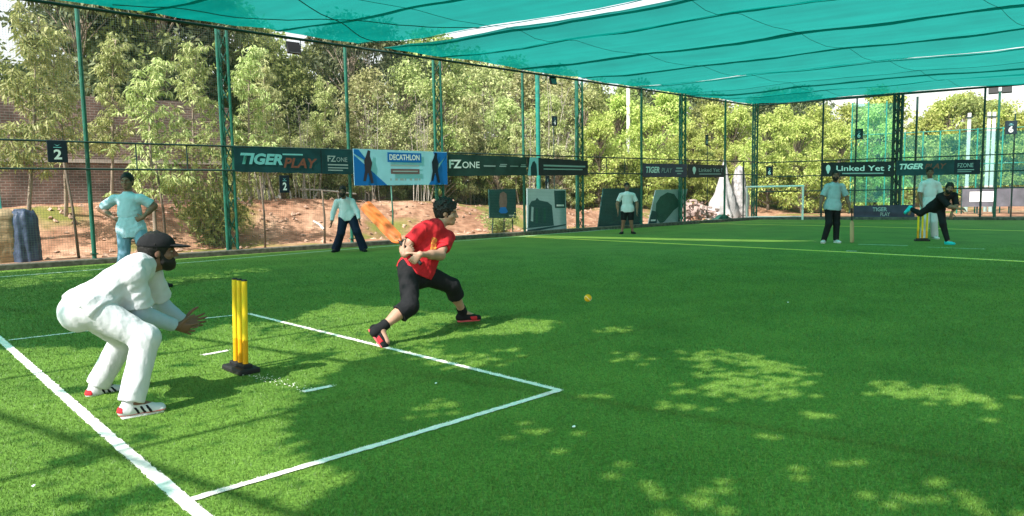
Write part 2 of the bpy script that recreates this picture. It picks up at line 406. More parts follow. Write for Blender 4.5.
# kerb under the fences
mb = MB()
mb.frame_box(fence_in(-45, -.1), FDIR * (45 + sC + .1), FOUT * .3, V(0, 0, .22))
mb.frame_box(FB1 - .16 * BOUT + .1 * BDIR + V(0, 0, -.1), BDIR * 50, BOUT * .3, V(0, 0, .222))
tag(mb.build('kerb', M['concrete'], bevel=.02), kind='structure')

# ------------------------------------------------------------------ cage fences
def fp(x, y, d=0.0):                                  # pixel -> vertical plane parallel to the long fence, d outside it
    r_ = ray(x, y); t = (d - (EYE - FB0) @ FOUT) / (r_ @ FOUT); return EYE + t * r_
def bp(x, y, d=0.0):                                  # the same for the end fence
    r_ = ray(x, y); t = (d - (EYE - FB1) @ BOUT) / (r_ @ BOUT); return EYE + t * r_
Z = V(0, 0, 1)
def net_plane(name, p0, p1, z0, z1, m, parent):
    L_ = np.linalg.norm(p1 - p0); loc = WLOC[parent]
    me = bpy.data.meshes.new(name); me.from_pydata([tuple(q - loc) for q in (p0 + z0 * Z, p1 + z0 * Z, p1 + z1 * Z, p0 + z1 * Z)], [], [(0, 1, 2, 3)])
    uv = me.uv_layers.new(name='UVMap')
    for i, c in enumerate([(0, z0), (L_, z0), (L_, z1), (0, z1)]): uv.data[i].uv = c
    return link_mesh(name, me, m, parent, loc)
def lattice(base, dirv, outv, top, parent, wd=.24, rad=.040, m='steel'):
    mb = MB()
    a, b, c = base - dirv * wd / 2, base + dirv * wd / 2, base + outv * wd * .8
    for q in (a, b, c): mb.tube([q - .05 * Z, q + top * Z], rad, 8)
    mb.box(base + outv * .1 + Z * .02, (wd + .16, wd + .16, .04), dirv)
    o = mb.build('lattice_post', M[m], parent, smooth=False)
    lc = MB(); n = int(top / .42)
    for i in range(n):
        z0, z1 = .1 + i * (top - .15) / n, .1 + (i + 1) * (top - .15) / n
        for (p, q) in ((a, b), (b, c), (c, a)):
            if i % 2: p, q = q, p
            lc.tube([p + z0 * Z, q + z1 * Z], rad * .42, 5, False)
    lc.build('lacing', M[m], o); return o
def post(base, top, parent, r=.046, m='steel', name='post'):
    mb = MB(); mb.tube([base - .05 * Z, base + top * Z], r, 10); mb.box(base + .225 * Z, (.14, .14, .02), FDIR)
    return mb.build(name, M[m], parent, smooth=False)
M['net'] = wire_net('fence_netting', (.10, .17, .15), .05, .0032)
lf = empty('cage_fence', FB0, 'long green steel cage fence with netting and lattice posts along the left side', 'fence')
def fs(x):                                            # distance along the long fence where its foot meets column x
    r_ = fp(x, 250); return (r_ - FB0) @ FDIR
for x, yt in ((94, 6), (352.5, 46), (525, 71), (641.5, 88), (724, 100)): b_ = FB0 + fs(x) * FDIR; post(b_, ztop(b_, yt), lf)
post(FB0 + fs(742.6) * FDIR, 2.62, lf, .03, 'steel_dark')
for x, yt in ((233, 28.5), (441.5, 59), (581, 79), (683, 94)): b_ = FB0 + fs(x) * FDIR; lattice(b_, FDIR, FOUT, ztop(b_, yt), lf)
for k in range(1, 9): post(FB0 - k * 3.2 * FDIR, ROOF_Z, lf)
lattice(FB1 + .1 * FOUT, FDIR, FOUT, ROOF_Z, lf, .22)
def rail(p0, p1, z, parent, r=.022, m='steel_dark'): return MB().tube([p0 + z * Z, p1 + z * Z], r, 8).build('rail', M[m], parent)
fa = FB0 - 28 * FDIR
for z_, mm in ((2.64, 'steel_dark'), (2.06, 'steel_dark')): rail(fa - .045 * FOUT, FB1 - .045 * FOUT, z_, lf, .022 if z_ < 5 else .03, mm)
for x in (142, 192, 606, 624): MB().tube([FB0 + fs(x) * FDIR - .045 * FOUT + 2.06 * Z, FB0 + fs(x) * FDIR - .045 * FOUT + 2.64 * Z], .016, 6).build('rail_upright', M['steel_dark'], lf)
net_plane('netting', fa + .05 * FOUT, FB1 + .05 * FOUT, .2, ROOF_Z + .1, M['net'], lf)

ef = empty('cage_fence', FB1, 'dark steel cage fence with netting across the far end behind the bowler', 'fence')
def bs(x): return (bp(x, 215) - FB1) @ BDIR
for x in (821, 980): post(FB1 + bs(x) * BDIR, ROOF_Z, ef, .042, 'steel_dark')
lattice(FB1 + bs(895) * BDIR, BDIR, BOUT, ROOF_Z, ef, .3, .06, 'steel_dark')
for k in range(1, 9): post(FB1 + (bs(980) + k * 4.4) * BDIR, ROOF_Z, ef, .042, 'steel_dark')
fb = FB1 + 44 * BDIR
for z_ in (2.6, 1.95, 1.28, ROOF_Z - .02): rail(FB1 - .05 * BOUT, fb - .05 * BOUT, z_, ef, .024 if z_ < 5 else .03)
net_plane('netting', FB1 + .05 * BOUT, fb + .05 * BOUT, .2, ROOF_Z, M['net'], ef)

# ------------------------------------------------------------------ shade net roof
def inpoly(x, y, poly):
    c = np.zeros(x.shape, bool); n = len(poly)
    for i in range(n):
        (x1, y1), (x2, y2) = poly[i], poly[(i + 1) % n]
        k = (y1 > y) != (y2 > y)
        c ^= k & (x < (x2 - x1) * (y - y1) / (y2 - y1 + 1e-9) + x1)
    return c
def ell(cx, cy, rx, ry, n=9):
    return [(cx + rx * math.cos(t) * random.uniform(.7, 1.15), cy + ry * math.sin(t) * random.uniform(.7, 1.15)) for t in np.linspace(0, 2 * math.pi, n, endpoint=False)]
SUNLIT = [
    [(-40, 352), (60, 346), (130, 350), (175, 340), (230, 325), (290, 322), (340, 303), (420, 311), (480, 317), (562, 322), (556, 331), (470, 335), (425, 346), (389, 350), (347, 369), (305, 384), (272, 430), (318, 461), (368, 488), (318, 505), (260, 560), (-300, 560)],
    [(690, 352), (745, 355), (808, 367), (803, 378), (790, 398), (740, 402), (685, 396), (702, 381), (690, 365)],
    [(865, 384), (930, 383), (1012, 397), (1008, 405), (930, 398), (872, 393)],
    [(150, 281), (190, 277), (255, 268), (262, 272), (210, 280), (160, 286)], [(-5, 282), (88, 268), (96, 276), (0, 291)],
    [(395, 352), (430, 350), (520, 362), (470, 372)], 
]
for e_ in [(632, 359, 20, 4), (815, 418, 13, 5), (630, 482, 18, 12), (732, 489, 18, 8), (790, 470, 20, 7), (880, 500, 22, 12), (938, 496, 26, 9), (1022, 428, 9, 6), (695, 358, 18, 4), (545, 432, 22, 6), (512, 352, 25, 4), (900, 384, 14, 4), (755, 447, 13, 5), (850, 470, 16, 5), (670, 410, 12, 4), (590, 395, 16, 4), (690, 505, 16, 7), (985, 470, 14, 6), (1010, 515, 24, 8), (445, 410, 30, 5), (620, 330, 20, 3), (590, 440, 10, 4)]:
    SUNLIT.append(ell(*e_))
SUNLIT_G = [[tuple(gp(*q)[:2]) for q in pl] for pl in SUNLIT]
M['shade'] = cloth_net('teal_shade_net', (0.002, 0.19, 0.160), (.12, .60, .555), .20)
rn = empty('shade_net', CORNER + ROOF_Z * Z, 'teal shade net roof stretched in sagging strips over the whole pitch', 'shade net')
WIRES = [0, 3.0, 6.0, 9.0, 12.1, 15.1, 18.25, 20.15, 23.2, 26.1, 29, 32, 35, 38, 41, 44, 47]
def sag_z(a, b):
    z = np.zeros_like(a)
    for i in range(len(WIRES) - 1):
        a0, a1 = WIRES[i], WIRES[i + 1]
        t = np.clip((a - a0) / (a1 - a0), 0, 1); z -= np.where((a >= a0) & (a <= a1), np.sin(math.pi * t) * (.13 + .05 * math.sin(i * 2.3)) * np.clip(b / 1.5, .15, 1), 0)
    t = (b % 4.2) / 4.2; z -= np.sin(math.pi * t) * .045 * np.clip(b / 1.5, 0, 1)
    z += noise2(a * 1.6, b * 1.0, 21) * .06 + noise2(a * 3.5 + b, b * 1.5 - a, 22) * .022 + noise2(a * 7, b * 1.2, 23) * .010
    return z + .06
BMAX = 21.0
def edge_wobble(b, amp, seed): return noise2(b * 1.4, b * 0 + seed, seed) * amp
strips = [(0, 8.93), (9.06, 20.15), (20.78, 29.0), (29.0, 44.0)]
for (a0, a1) in strips:
    fine = a0 == 29.0
    na = int((a1 - a0) / (.06 if fine else .22)); nb = int(BMAX / (.06 if fine else .3))
    A_, B_ = np.meshgrid(np.linspace(a0, a1, na + 1), np.linspace(0, BMAX, nb + 1), indexing='ij')
    A2 = A_.copy()
    if a0 == 20.78: A2 += edge_wobble(B_, .10, 31) * np.clip(1 - (A_ - a0) / 1.0, 0, 1) + .18 * np.clip(1 - (A_ - a0), 0, 1) * np.clip(1 - B_ / 12, 0, 1)
    if a0 == 20.78: A2 -= .66 * smooth(B_, 8.2, 9.2) * np.clip(1 - (A_ - a0), 0, 1)
    if a0 == 9.06: A2 -= .13 * smooth(B_, 12.5, 14) * np.clip(1 - (A_ - a0), 0, 1)
    if a1 == 20.15: A2 += edge_wobble(B_, .08, 32) * np.clip(1 - (a1 - A_) / 1.0, 0, 1)
    if a0 == 9.06: A2 += edge_wobble(B_, .04, 33) * np.clip(1 - (A_ - a0) / 1.0, 0, 1)
    P = CORNER[None, None] * V(1, 1, 0) + A2[..., None] * E1 + B_[..., None] * E2
    P[..., 2] = ROOF_Z + sag_z(A_, B_)
    ii = np.arange((na + 1) * (nb + 1)).reshape(na + 1, nb + 1)
    fcs = np.stack([ii[:-1, :-1], ii[1:, :-1], ii[1:, 1:], ii[:-1, 1:]], -1).reshape(-1, 4)
    if fine:                                         # unseen part of the net, holes added to drop sun patches on the turf
        ctr = P.reshape(-1, 3)[fcs].mean(1); gx = ctr[:, 0] - SUN_AZ[0] * ctr[:, 2]; gy = ctr[:, 1] - SUN_AZ[1] * ctr[:, 2]
        gx2 = gx + noise2(gx * 4, gy * 4, 41) * .10 + noise2(gx * 11, gy * 11, 42) * .05; gy2 = gy + noise2(gx * 4, gy * 4, 43) * .10 + noise2(gx * 11, gy * 11, 44) * .05
        hole = np.zeros(len(fcs), bool)
        jit = RNG.uniform(-1, 1, (2, len(fcs))) * .13; hole_rnd = RNG.random(len(fcs))  # random edges and closed cells soften the added sun patches
        for i, pl in enumerate(SUNLIT_G):
            j = .5 if i == 0 else (1.5 if i in (3, 4) else 1.0)
            hole |= inpoly(gx2 + jit[0] * j, gy2 + jit[1] * j, pl) & (hole_rnd < (.97 if i == 0 else .86 if i in (1, 2) else .5 if i in (3, 4) else .68))
        leafy = noise2(gx * 9, gy * 9, 45) + noise2(gx * 17, gy * 17, 46) * .7 + (hole_rnd - .5) * .5  # noise closes bits of the holes, shaping the patches like leaf dapple
        hole &= leafy > -.52
        fcs = fcs[~hole]
    link_mesh('net_sheet', np_mesh('net_sheet', P.reshape(-1, 3) - WLOC[rn], fcs), M['shade'], rn, WLOC[rn], True)
def cable(pts, r=.014):
    return MB().tube([roofp(a, b, ROOF_Z - .005 + float(sag_z(np.array([a * 1.]), np.array([b * 1.]))[0]) - .012) for a, b in pts], r, 6).build('support_wire', M['rope'], rn)
def hem(a, wd):
    bs_ = np.arange(0, BMAX + .1, .4); mb = MB(); vs = []
    for b in bs_:
        for da in (-wd / 2, wd / 2):
            a_ = a + da + .02 * math.sin(b * 2.1 + a); vs.append(roofp(a_, b, ROOF_Z - .022 + float(sag_z(np.array([a_]), np.array([b]))[0])))
    mb.add(vs, [(2 * i, 2 * i + 2, 2 * i + 3, 2 * i + 1) for i in range(len(bs_) - 1)]); mb.build('hem', M['shade'], rn, smooth=True)
for a, wd in ((3, .12), (5.4, .2), (12.1, .22), (15.1, .30), (18.25, .26), (23.2, .16), (26.1, .14), (20.05, .10), (20.98, .10), (8.86, .10)): hem(a, wd)
for a in WIRES[1:9]: cable([(a, b) for b in np.arange(0, BMAX + .1, .5)], .009 if a in (12.1, 15.1, 18.25) else .006)
for a in WIRES[9:12]: cable([(a, b) for b in np.arange(0, BMAX + .1, .5)], .006)
for b in (4.2, 8.4, 12.6, 16.8): cable([(a, b) for a in np.arange(0, 28.6, .5)], .005)
cable([(26.8 - 1.5 * t, 4.6 - 1.0 * t) for t in np.linspace(0, 4, 24)], .010); cable([(20.9 + 1.5 * t, 4.0 - .9 * t) for t in np.linspace(0, 4, 24)], .010)
# perimeter pipes carry the net
MB().tube([roofp(-.05, -.03, ROOF_Z - .03), roofp(44, -.03, ROOF_Z - .03)], .035, 8).build('edge_pipe', M['steel_dark'], rn)
MB().tube([roofp(-.05, -.03, ROOF_Z - .03), roofp(-.05, BMAX, ROOF_Z - .03)], .035, 8).build('edge_pipe', M['steel_dark'], rn)
for a, b0, b1 in ((36.4, 2, 26), (38.6, 2, 26)): MB().tube([roofp(a, b0, ROOF_Z + .02), roofp(a, b1, ROOF_Z + .02)], .03, 8).build('cross_pipe', M['steel_dark'], rn)
for b in (10.6, 13.1): MB().tube([roofp(29.2, b, ROOF_Z - .08), roofp(46, b, ROOF_Z - .08)], .026, 8).build('cross_pipe', M['steel_dark'], rn)

# ------------------------------------------------------------------ brick wall and bank
def brick_material():
    m = bpy.data.materials.new('old_brick'); m.use_nodes = True
    t = m.node_tree; N = t.nodes; L = t.links; b = N['Principled BSDF']; b.inputs['Roughness'].default_value = .95; b.inputs['Specular IOR Level'].default_value = .1
    uv = N.new('ShaderNodeUVMap'); br = N.new('ShaderNodeTexBrick')
    br.inputs['Scale'].default_value = 1; br.inputs['Brick Width'].default_value = .24; br.inputs['Row Height'].default_value = .085; br.inputs['Mortar Size'].default_value = .014
    br.inputs['Color1'].default_value = (.24, .155, .13, 1); br.inputs['Color2'].default_value = (.17, .125, .11, 1); br.inputs['Mortar'].default_value = (.33, .28, .25, 1)
    L.new(uv.outputs[0], br.inputs['Vector'])
    n = N.new('ShaderNodeTexNoise'); n.inputs['Scale'].default_value = 1.3; n.inputs['Detail'].default_value = 7; L.new(uv.outputs[0], n.inputs['Vector'])
    r = N.new('ShaderNodeValToRGB'); r.color_ramp.elements[0].position = .35; r.color_ramp.elements[1].position = .7
    r.color_ramp.elements[0].color = (.5, .5, .52, 1); r.color_ramp.elements[1].color = (1.15, 1.1, 1.1, 1); L.new(n.outputs[0], r.inputs[0])
    mx = N.new('ShaderNodeMixRGB'); mx.blend_type = 'MULTIPLY'; mx.inputs[0].default_value = 1; L.new(br.outputs[0], mx.inputs[1]); L.new(r.outputs[0], mx.inputs[2]); L.new(mx.outputs[0], b.inputs['Base Color'])
    bpn = N.new('ShaderNodeBump'); bpn.inputs['Strength'].default_value = .7; bpn.inputs['Distance'].default_value = .02; L.new(br.outputs['Fac'], bpn.inputs['Height']); bpn.invert = True; L.new(bpn.outputs[0], b.inputs['Normal'])
    return m
M['brick'] = brick_material()
WD = 9.0
def ws(x, d): return (fp(x, 200, d) - FB0) @ FDIR
def wallpiece(s0, s1, d, z0, z1, thick, name, m, parent, tops=None):
    mb = MB(); p0 = FB0 + s0 * FDIR + d * FOUT; n = max(2, int((s1 - s0) / .8))
    for i in range(n):
        a = s0 + (s1 - s0) * i / n; b = s0 + (s1 - s0) * (i + 1) / n
        za = z1 + (tops(a) if tops else 0); zb = z1 + (tops(b) if tops else 0)
        A0 = FB0 + a * FDIR + d * FOUT; B0 = FB0 + b * FDIR + d * FOUT; o = thick * FOUT
        mb.add([A0 + z0 * Z, B0 + z0 * Z, B0 + zb * Z, A0 + za * Z, A0 + o + z0 * Z, B0 + o + z0 * Z, B0 + o + zb * Z, A0 + o + za * Z], [(0, 1, 2, 3), (5, 4, 7, 6), (3, 2, 6, 7), (1, 5, 6, 2), (4, 0, 3, 7)])
    o = mb.build(name, m, parent)
    uv = o.data.uv_layers.new(name='UVMap')
    co = [np.array(v.co) + WLOC[o] for v in o.data.vertices]
    for lp in o.data.loops:
        q = co[lp.vertex_index]; uv.data[lp.index].uv = ((q - FB0) @ FDIR + .7 * ((q - FB0) @ FOUT), q[2])
    return o
sW0, sW1 = ws(-160, WD), ws(236, WD)
bw = empty('brick_wall', FB0 + sW0 * FDIR + WD * FOUT, 'tall weathered brick wall behind the trees at the left', 'wall')
wallpiece(sW0, sW1, WD, .8, 4.75, .35, 'wall', M['brick'], bw, tops=lambda s: .12 * math.sin(s * 1.7) + .08 * math.sin(s * 4.1))
wallpiece(sW0, sW1 - .3, WD - .06, 2.62, 2.74, .055, 'band_course', mat('pale_render', (.42, .38, .34), .9, .2, 3), bw)
M['dark_stone'] = mat('dark_stone', (.075, .065, .065), .95, .4, 2.2, .6)
lw0, lw1 = ws(352, 11), ws(662, 11)
lw = wallpiece(lw0, lw1, 11, .2, 2.0, .3, 'stone_wall', M['dark_stone'], None, tops=lambda s: .1 * math.sin(s * 1.1) + .05 * math.sin(s * 3.7))
tag(lw, 'low dark stone wall running behind the bank beyond the blue banner', 'wall')
# collapsed brick ruin higher up behind the trees
rv = fp(298, 75, 16); tag(wallpiece((rv - FB0) @ FDIR - .9, (rv - FB0) @ FDIR + .9, 16, .5, 7.2, .4, 'brick_ruin', M['brick'], None, tops=lambda s: .5 * math.sin(s * 2.2)), 'tall narrow reddish brick ruin rising among the treetops left of the floodlight', 'ruin')
# pale stick fence on top of the bank
M['stick'] = mat('pale_stick', (.46, .41, .36), .9, .25, 9)
skd = 6.6
sf = empty('stick_fence', fp(290, 213, skd), 'rickety pale stick fence on top of the red bank behind the second sign', 'fence')
for x0, y0, x1, y1 in [(244, 214, 241, 190), (250, 213, 247, 189), (263, 213, 258, 189), (272, 212, 268, 190), (283, 212, 279, 189), (293, 211, 290, 191), (305, 210, 318, 192), (313, 211, 304, 192), (326, 211, 321, 189), (341, 210, 337, 190)]:
    MB().tube([fp(x0, y0 + 2, skd), fp(x1, y1, skd + .05)], .032, 6).build('stick', M['stick'], sf)
MB().tube([fp(238, 213.5, skd - .1), fp(344, 211.5, skd - .1)], .035, 6).build('bottom_rail', M['stick'], sf)
MB().tube([fp(300, 189, skd - .05), fp(330, 191, skd - .08), fp(356, 194, skd - .05)], .035, 6).build('top_rail', M['stick'], sf)

# ------------------------------------------------------------------ trees
M['leaf_pale'] = leaf_mat('pale_leaf', [(.20, .28, .075), (.38, .46, .16), (.60, .64, .31), (.29, .37, .10)], .35)
M['leaf_dry'] = leaf_mat('dry_leaf', [(.22, .26, .10), (.40, .43, .18), (.60, .60, .31), (.29, .35, .12)], .3)
M['leaf_bright'] = leaf_mat('bright_leaf', [(.24, .34, .07), (.44, .55, .13), (.66, .70, .26), (.34, .46, .09)], .4)
M['leaf_dark'] = leaf_mat('dark_leaf', [(.06, .085, .04), (.11, .145, .06), (.19, .22, .10), (.085, .12, .05)], .25)
M['leaf_mid'] = leaf_mat('mid_leaf', [(.14, .20, .06), (.27, .33, .10), (.42, .46, .17), (.20, .27, .075)], .35)
def leaves(base, dirs, ln, wd, r):
    k = len(base); d = dirs / (np.linalg.norm(dirs, axis=1, keepdims=True) + 1e-9)
    q = r.normal(size=(k, 3)); w_ = np.cross(d, q); w_ /= np.linalg.norm(w_, axis=1, keepdims=True) + 1e-9
    w_ = w_ * (wd * .5)[:, None]; mid = base + d * (ln * .45)[:, None]; tip = base + d * ln[:, None]
    tip = tip + np.array([0, 0, -1]) * (ln * .12)[:, None]
    vs = np.stack([base, mid + w_, tip, mid - w_], 1).reshape(-1, 3)
    return vs, np.arange(4 * k).reshape(-1, 4)
def limb_path(p, d, L_, r, n=5, wob=.14, lift=.1):
    pts = [p]; d = unit(d)
    for i in range(n):
        d = unit(d + r.normal(size=3) * wob + V(0, 0, lift)); pts.append(pts[-1] + d * L_ / n)
    return pts
def make_tree(kind, seed, h=7.0):
    r = np.random.default_rng(seed); mb = MB(); B_ = []; Dn = []; Ln = []; Wd = []
    if kind == 'slender':                             # thin trunk, airy whorls of long drooping leaves
        tr = limb_path(V(0, 0, -.3), V(r.normal() * .05, r.normal() * .05, 1), h + .3, r, 9, .05, .15)
        mb.tube(tr, list(np.linspace(.065, .012, len(tr))), 7)
        for i in range(int(h * 12)):
            t = r.uniform(.32, 1.0); k = t * (len(tr) - 1); a = int(min(k, len(tr) - 2)); p = tr[a] + (tr[a + 1] - tr[a]) * (k - a)
            an = r.uniform(0, 6.28); L_ = (1.25 - .85 * t) * r.uniform(.6, 1.3)
            bp_ = limb_path(p, V(math.cos(an), math.sin(an), r.uniform(.1, .8)), L_, r, 4, .12, .02)
            mb.tube(bp_, [.016, .013, .010, .007, .004], 4, False)
            for q in range(int(r.integers(3, 7))):       # whorls of leaves at twig ends
                c = bp_[-1 - (q % 3)] + r.normal(size=3) * .10; m_ = int(r.integers(7, 13))
                B_.append(np.repeat(c[None], m_, 0) + r.normal(size=(m_, 3)) * .035)
                o = r.normal(size=(m_, 3)); o[:, 2] = -abs(o[:, 2]) * .8 - .35; Dn.append(o)
                Ln.append(r.uniform(.14, .27, m_)); Wd.append(r.uniform(.035, .065, m_))
    elif kind in ('bushy', 'tall', 'dry'):
        th = h * {'bushy': .10, 'tall': .38, 'dry': .28}[kind]
        tr = limb_path(V(0, 0, -.3), V(r.normal() * .06, r.normal() * .06, 1), h * .8, r, 8, .07, .15)
        mb.tube(tr, list(np.linspace(.13 if kind != 'dry' else .08, .03, len(tr))), 8)
        R_ = h * {'bushy': .36, 'tall': .27, 'dry': .24}[kind]
        nl = {'bushy': 95, 'tall': 80, 'dry': 72}[kind]
        for i in range(nl):
            t = r.random() ** .8; z_ = th * .8 + (h - th * .8) * t
            rad = R_ * math.sqrt(max(.06, 1 - (2 * (t - .42)) ** 2 * .8)) * r.uniform(.25, 1.08)
            an = r.uniform(0, 6.28); c = V(math.cos(an) * rad, math.sin(an) * rad, z_ + r.normal() * .2)
            k = min(len(tr) - 2, max(1, int((z_ - .25 * rad) / h * len(tr)))); s = tr[k]
            mid = (s + c) / 2 + r.normal(size=3) * .15 + V(0, 0, .1)
            mb.tube([s, mid, c], [.035, .022, .008], 5, False)
            cr = r.uniform(.28, .62) * h / 7; m_ = int(r.integers(55, 105) * (.65 if kind == 'dry' else 1))
            o = r.normal(size=(m_, 3)); o /= np.linalg.norm(o, axis=1, keepdims=True); rr = r.random(m_) ** .45
            B_.append(c + o * (rr * cr)[:, None] * [1.15, 1.15, .75])
            dd = o * .6 + r.normal(size=(m_, 3)) * .6; dd[:, 2] -= .35; Dn.append(dd)
            Ln.append(r.uniform(.12, .25, m_) * h / 7 + .03); Wd.append(r.uniform(.06, .12, m_) * h / 7 + .01)
    elif kind == 'stems':                             # a clump of thin bare grey stems with a little foliage
        for i in range(9):
            an = r.uniform(0, 6.28); o_ = V(math.cos(an), math.sin(an), 0) * r.uniform(.1, 1.0)
            pth = limb_path(o_ - V(0, 0, .2), V(r.normal() * .08, r.normal() * .08, 1), h * r.uniform(.6, 1.0), r, 7, .06, .1)
            mb.tube(pth, list(np.linspace(.034, .010, 8)), 5, False)
            for q in range(22):
                k = int(r.integers(2, 8)); p = pth[k]; a2 = r.uniform(0, 6.28); e_ = p + V(math.cos(a2), math.sin(a2), r.uniform(.2, 1.0)) * r.uniform(.2, .65); mb.tube([p, e_], [.008, .003], 3, False)
                m_ = int(r.integers(5, 11)); B_.append(e_ + r.normal(size=(m_, 3)) * .09); dd = r.normal(size=(m_, 3)); dd[:, 2] -= .5; Dn.append(dd); Ln.append(r.uniform(.09, .19, m_)); Wd.append(r.uniform(.03, .06, m_))
    elif kind == 'shrub':
        for i in range(26):
            an = r.uniform(0, 6.28); pth = limb_path(V(r.normal() * .06, r.normal() * .06, -.1), V(math.cos(an) * .5, math.sin(an) * .5, 1), h * r.uniform(.55, 1.05), r, 5, .16, .02)
            mb.tube(pth, [.014, .012, .010, .008, .006, .003], 4, False)
            for q in range(9):
                c = pth[int(r.integers(1, 6))] + r.normal(size=3) * .12 * h / 1.5; m_ = 14
                B_.append(c + r.normal(size=(m_, 3)) * .09 * h / 1.5); Dn.append(r.normal(size=(m_, 3)) + [0, 0, -.1]); Ln.append(r.uniform(.08, .15, m_)); Wd.append(r.uniform(.03, .055, m_))
    vs, fc = leaves(np.concatenate(B_), np.concatenate(Dn), np.concatenate(Ln), np.concatenate(Wd), r)
    return mb, vs, fc
PROTO = {}
def proto(key, kind, seed, h, leafm, bark):
    mb, vs, fc = make_tree(kind, seed, h)
    me = bpy.data.meshes.new('trunk'); me.from_pydata(mb.v, [], mb.f); me.materials.append(M[bark]); me.polygons.foreach_set('use_smooth', [True] * len(me.polygons))
    mc = np_mesh('crown', vs, fc); mc.materials.append(M[leafm]); PROTO[key] = (me, mc, h)
proto('slender1', 'slender', 1, 5.2, 'leaf_pale', 'bark'); proto('slender2', 'slender', 2, 6.0, 'leaf_pale', 'bark'); proto('slender3', 'slender', 3, 5.5, 'leaf_dry', 'bark')
proto('bright1', 'bushy', 4, 6.5, 'leaf_bright', 'bark_dark'); proto('bright2', 'bushy', 5, 7, 'leaf_bright', 'bark_dark')
proto('mid1', 'bushy', 6, 7, 'leaf_mid', 'bark_dark'); proto('tall1', 'tall', 7, 9.5, 'leaf_mid', 'bark'); proto('tall2', 'tall', 8, 10, 'leaf_dark', 'bark')
proto('dry1', 'dry', 9, 7.5, 'leaf_dry', 'bark'); proto('dry2', 'dry', 10, 8.5, 'leaf_pale', 'bark')
proto('thicket1', 'bushy', 21, 3, 'leaf_mid', 'bark'); proto('thicket2', 'bushy', 22, 3, 'leaf_dry', 'bark'); proto('thicket3', 'bushy', 23, 3.2, 'leaf_bright', 'bark')
proto('stems1', 'stems', 31, 6.5, 'leaf_pale', 'bark_grey'); proto('stems2', 'stems', 32, 7.5, 'leaf_dry', 'bark_grey')
proto('shrub1', 'shrub', 12, 1.6, 'leaf_mid', 'bark'); proto('shrub2', 'shrub', 13, 1.2, 'leaf_bright', 'bark')
def tree(key, base, h, label, group=None, name='tree', cat='tree', rz=None, sxy=1.0):
    base = np.array(base, float); base[2] = land_z(base) - .02
    o = empty(name, base, label, cat, group)
    for nm, me in (('trunk', PROTO[key][0]), ('crown', PROTO[key][1])):
        c = bpy.data.objects.new(nm, me); COL.objects.link(c); c.parent = o
    s = h / PROTO[key][2]; o.scale = (s * sxy, s * sxy, s); o.rotation_euler.z = random.uniform(0, 6.28) if rz is None else rz
    return o
def tl(key, x, d, ytop, label, group=None, back=False, **k):
    b = (bp if back else fp)(x, 200, d); b[2] = 0; zb = float(land_z(b))
    return tree(key, b, ztop(b, ytop) - zb, label, group, **k)
# trees one can tell apart
tl('slender1', 153, 3.0, 62, 'young tree with drooping pale leaves standing alone in front of the brick wall')
tl('slender2', 22, 4.2, 8, 'pale trunked slender tree at the far left behind the sack')
tl('slender3', 64, 5.2, 30, 'slender leaning tree with yellowish leaves just left of the first fence pole')
tl('slender2', 112, 6.8, 40, 'thin airy tree against the brick wall right of the first fence pole')
tl('slender1', 192, 6.2, 48, 'slender pale tree at the right end of the brick wall', rz=1.1)
tl('shrub1', 214, 3.6, 146, 'leafy green shrub on the bank left of the first lattice post', name='shrub', cat='shrub', sxy=.75)
tl('slender1', 250, 6.0, 50, 'pale drooping tree just right of the first lattice post', rz=2.0)
tl('slender3', 276, 7.2, 66, 'yellowish slender tree above the second numbered sign')
tl('slender2', 318, 7.4, 80, 'drooping pale tree behind the stick fence')
tl('mid1', 300, 13, 72, 'rounded green tree below the brick ruin')
tl('dry1', 372, 9, 72, 'dry thin leaved tree above the blue banner, left of its centre')
tl('dry2', 412, 10, 66, 'pale dry tree above the blue banner, right of its centre')
tl('shrub1', 500, 1.6, 205, 'low bright green shrub under the easel poster', name='shrub', cat='shrub', sxy=1.3)
# the woods: rows of trees of one kind that nothing tells apart
for x, d, yt, k in [(-60, 13, 20, 'tall2'), (-15, 12, 40, 'tall1'), (40, 13, 66, 'tall2'), (88, 12, -25, 'tall2'), (135, 13, -30, 'tall1'), (178, 12, -28, 'tall2'), (212, 14, -12, 'tall2'), (115, 17, -35, 'tall2')]:
    tl(k, x, d, yt, 'tall dark leaved tree rising behind the brick wall', 'dark trees behind the brick wall')
for x, d, yt, k in [(246, 15, 8, 'tall1'), (272, 13, 42, 'tall1'), (330, 14, 40, 'tall1'), (352, 12, 20, 'tall2'), (385, 15, 25, 'tall2'), (428, 14, 34, 'tall1')]:
    tl(k, x, d, yt, 'tall green tree in the wood behind the first two banners', 'tall trees behind the first banners')
for x, d, yt, k in [(392, 8, 112, 'dry1'), (452, 9, 78, 'dry2'), (470, 8, 96, 'slender3'), (486, 12, 66, 'dry1'), (505, 9, 100, 'dry2'), (528, 13, 72, 'dry1'), (548, 9, 96, 'dry2'), (566, 14, 76, 'dry1'), (440, 16, 60, 'tall1'), (512, 18, 62, 'tall1'), (556, 18, 70, 'tall2'), (592, 12, 92, 'dry2'), (475, 20, 55, 'tall1'), (345, 8, 100, 'slender3'), (430, 7.5, 125, 'slender3'), (520, 7, 125, 'slender3')]:
    tl(k, x, d, yt, 'dry thin trunked tree in the wood behind the long dark banner', 'dry trees behind the long dark banner')
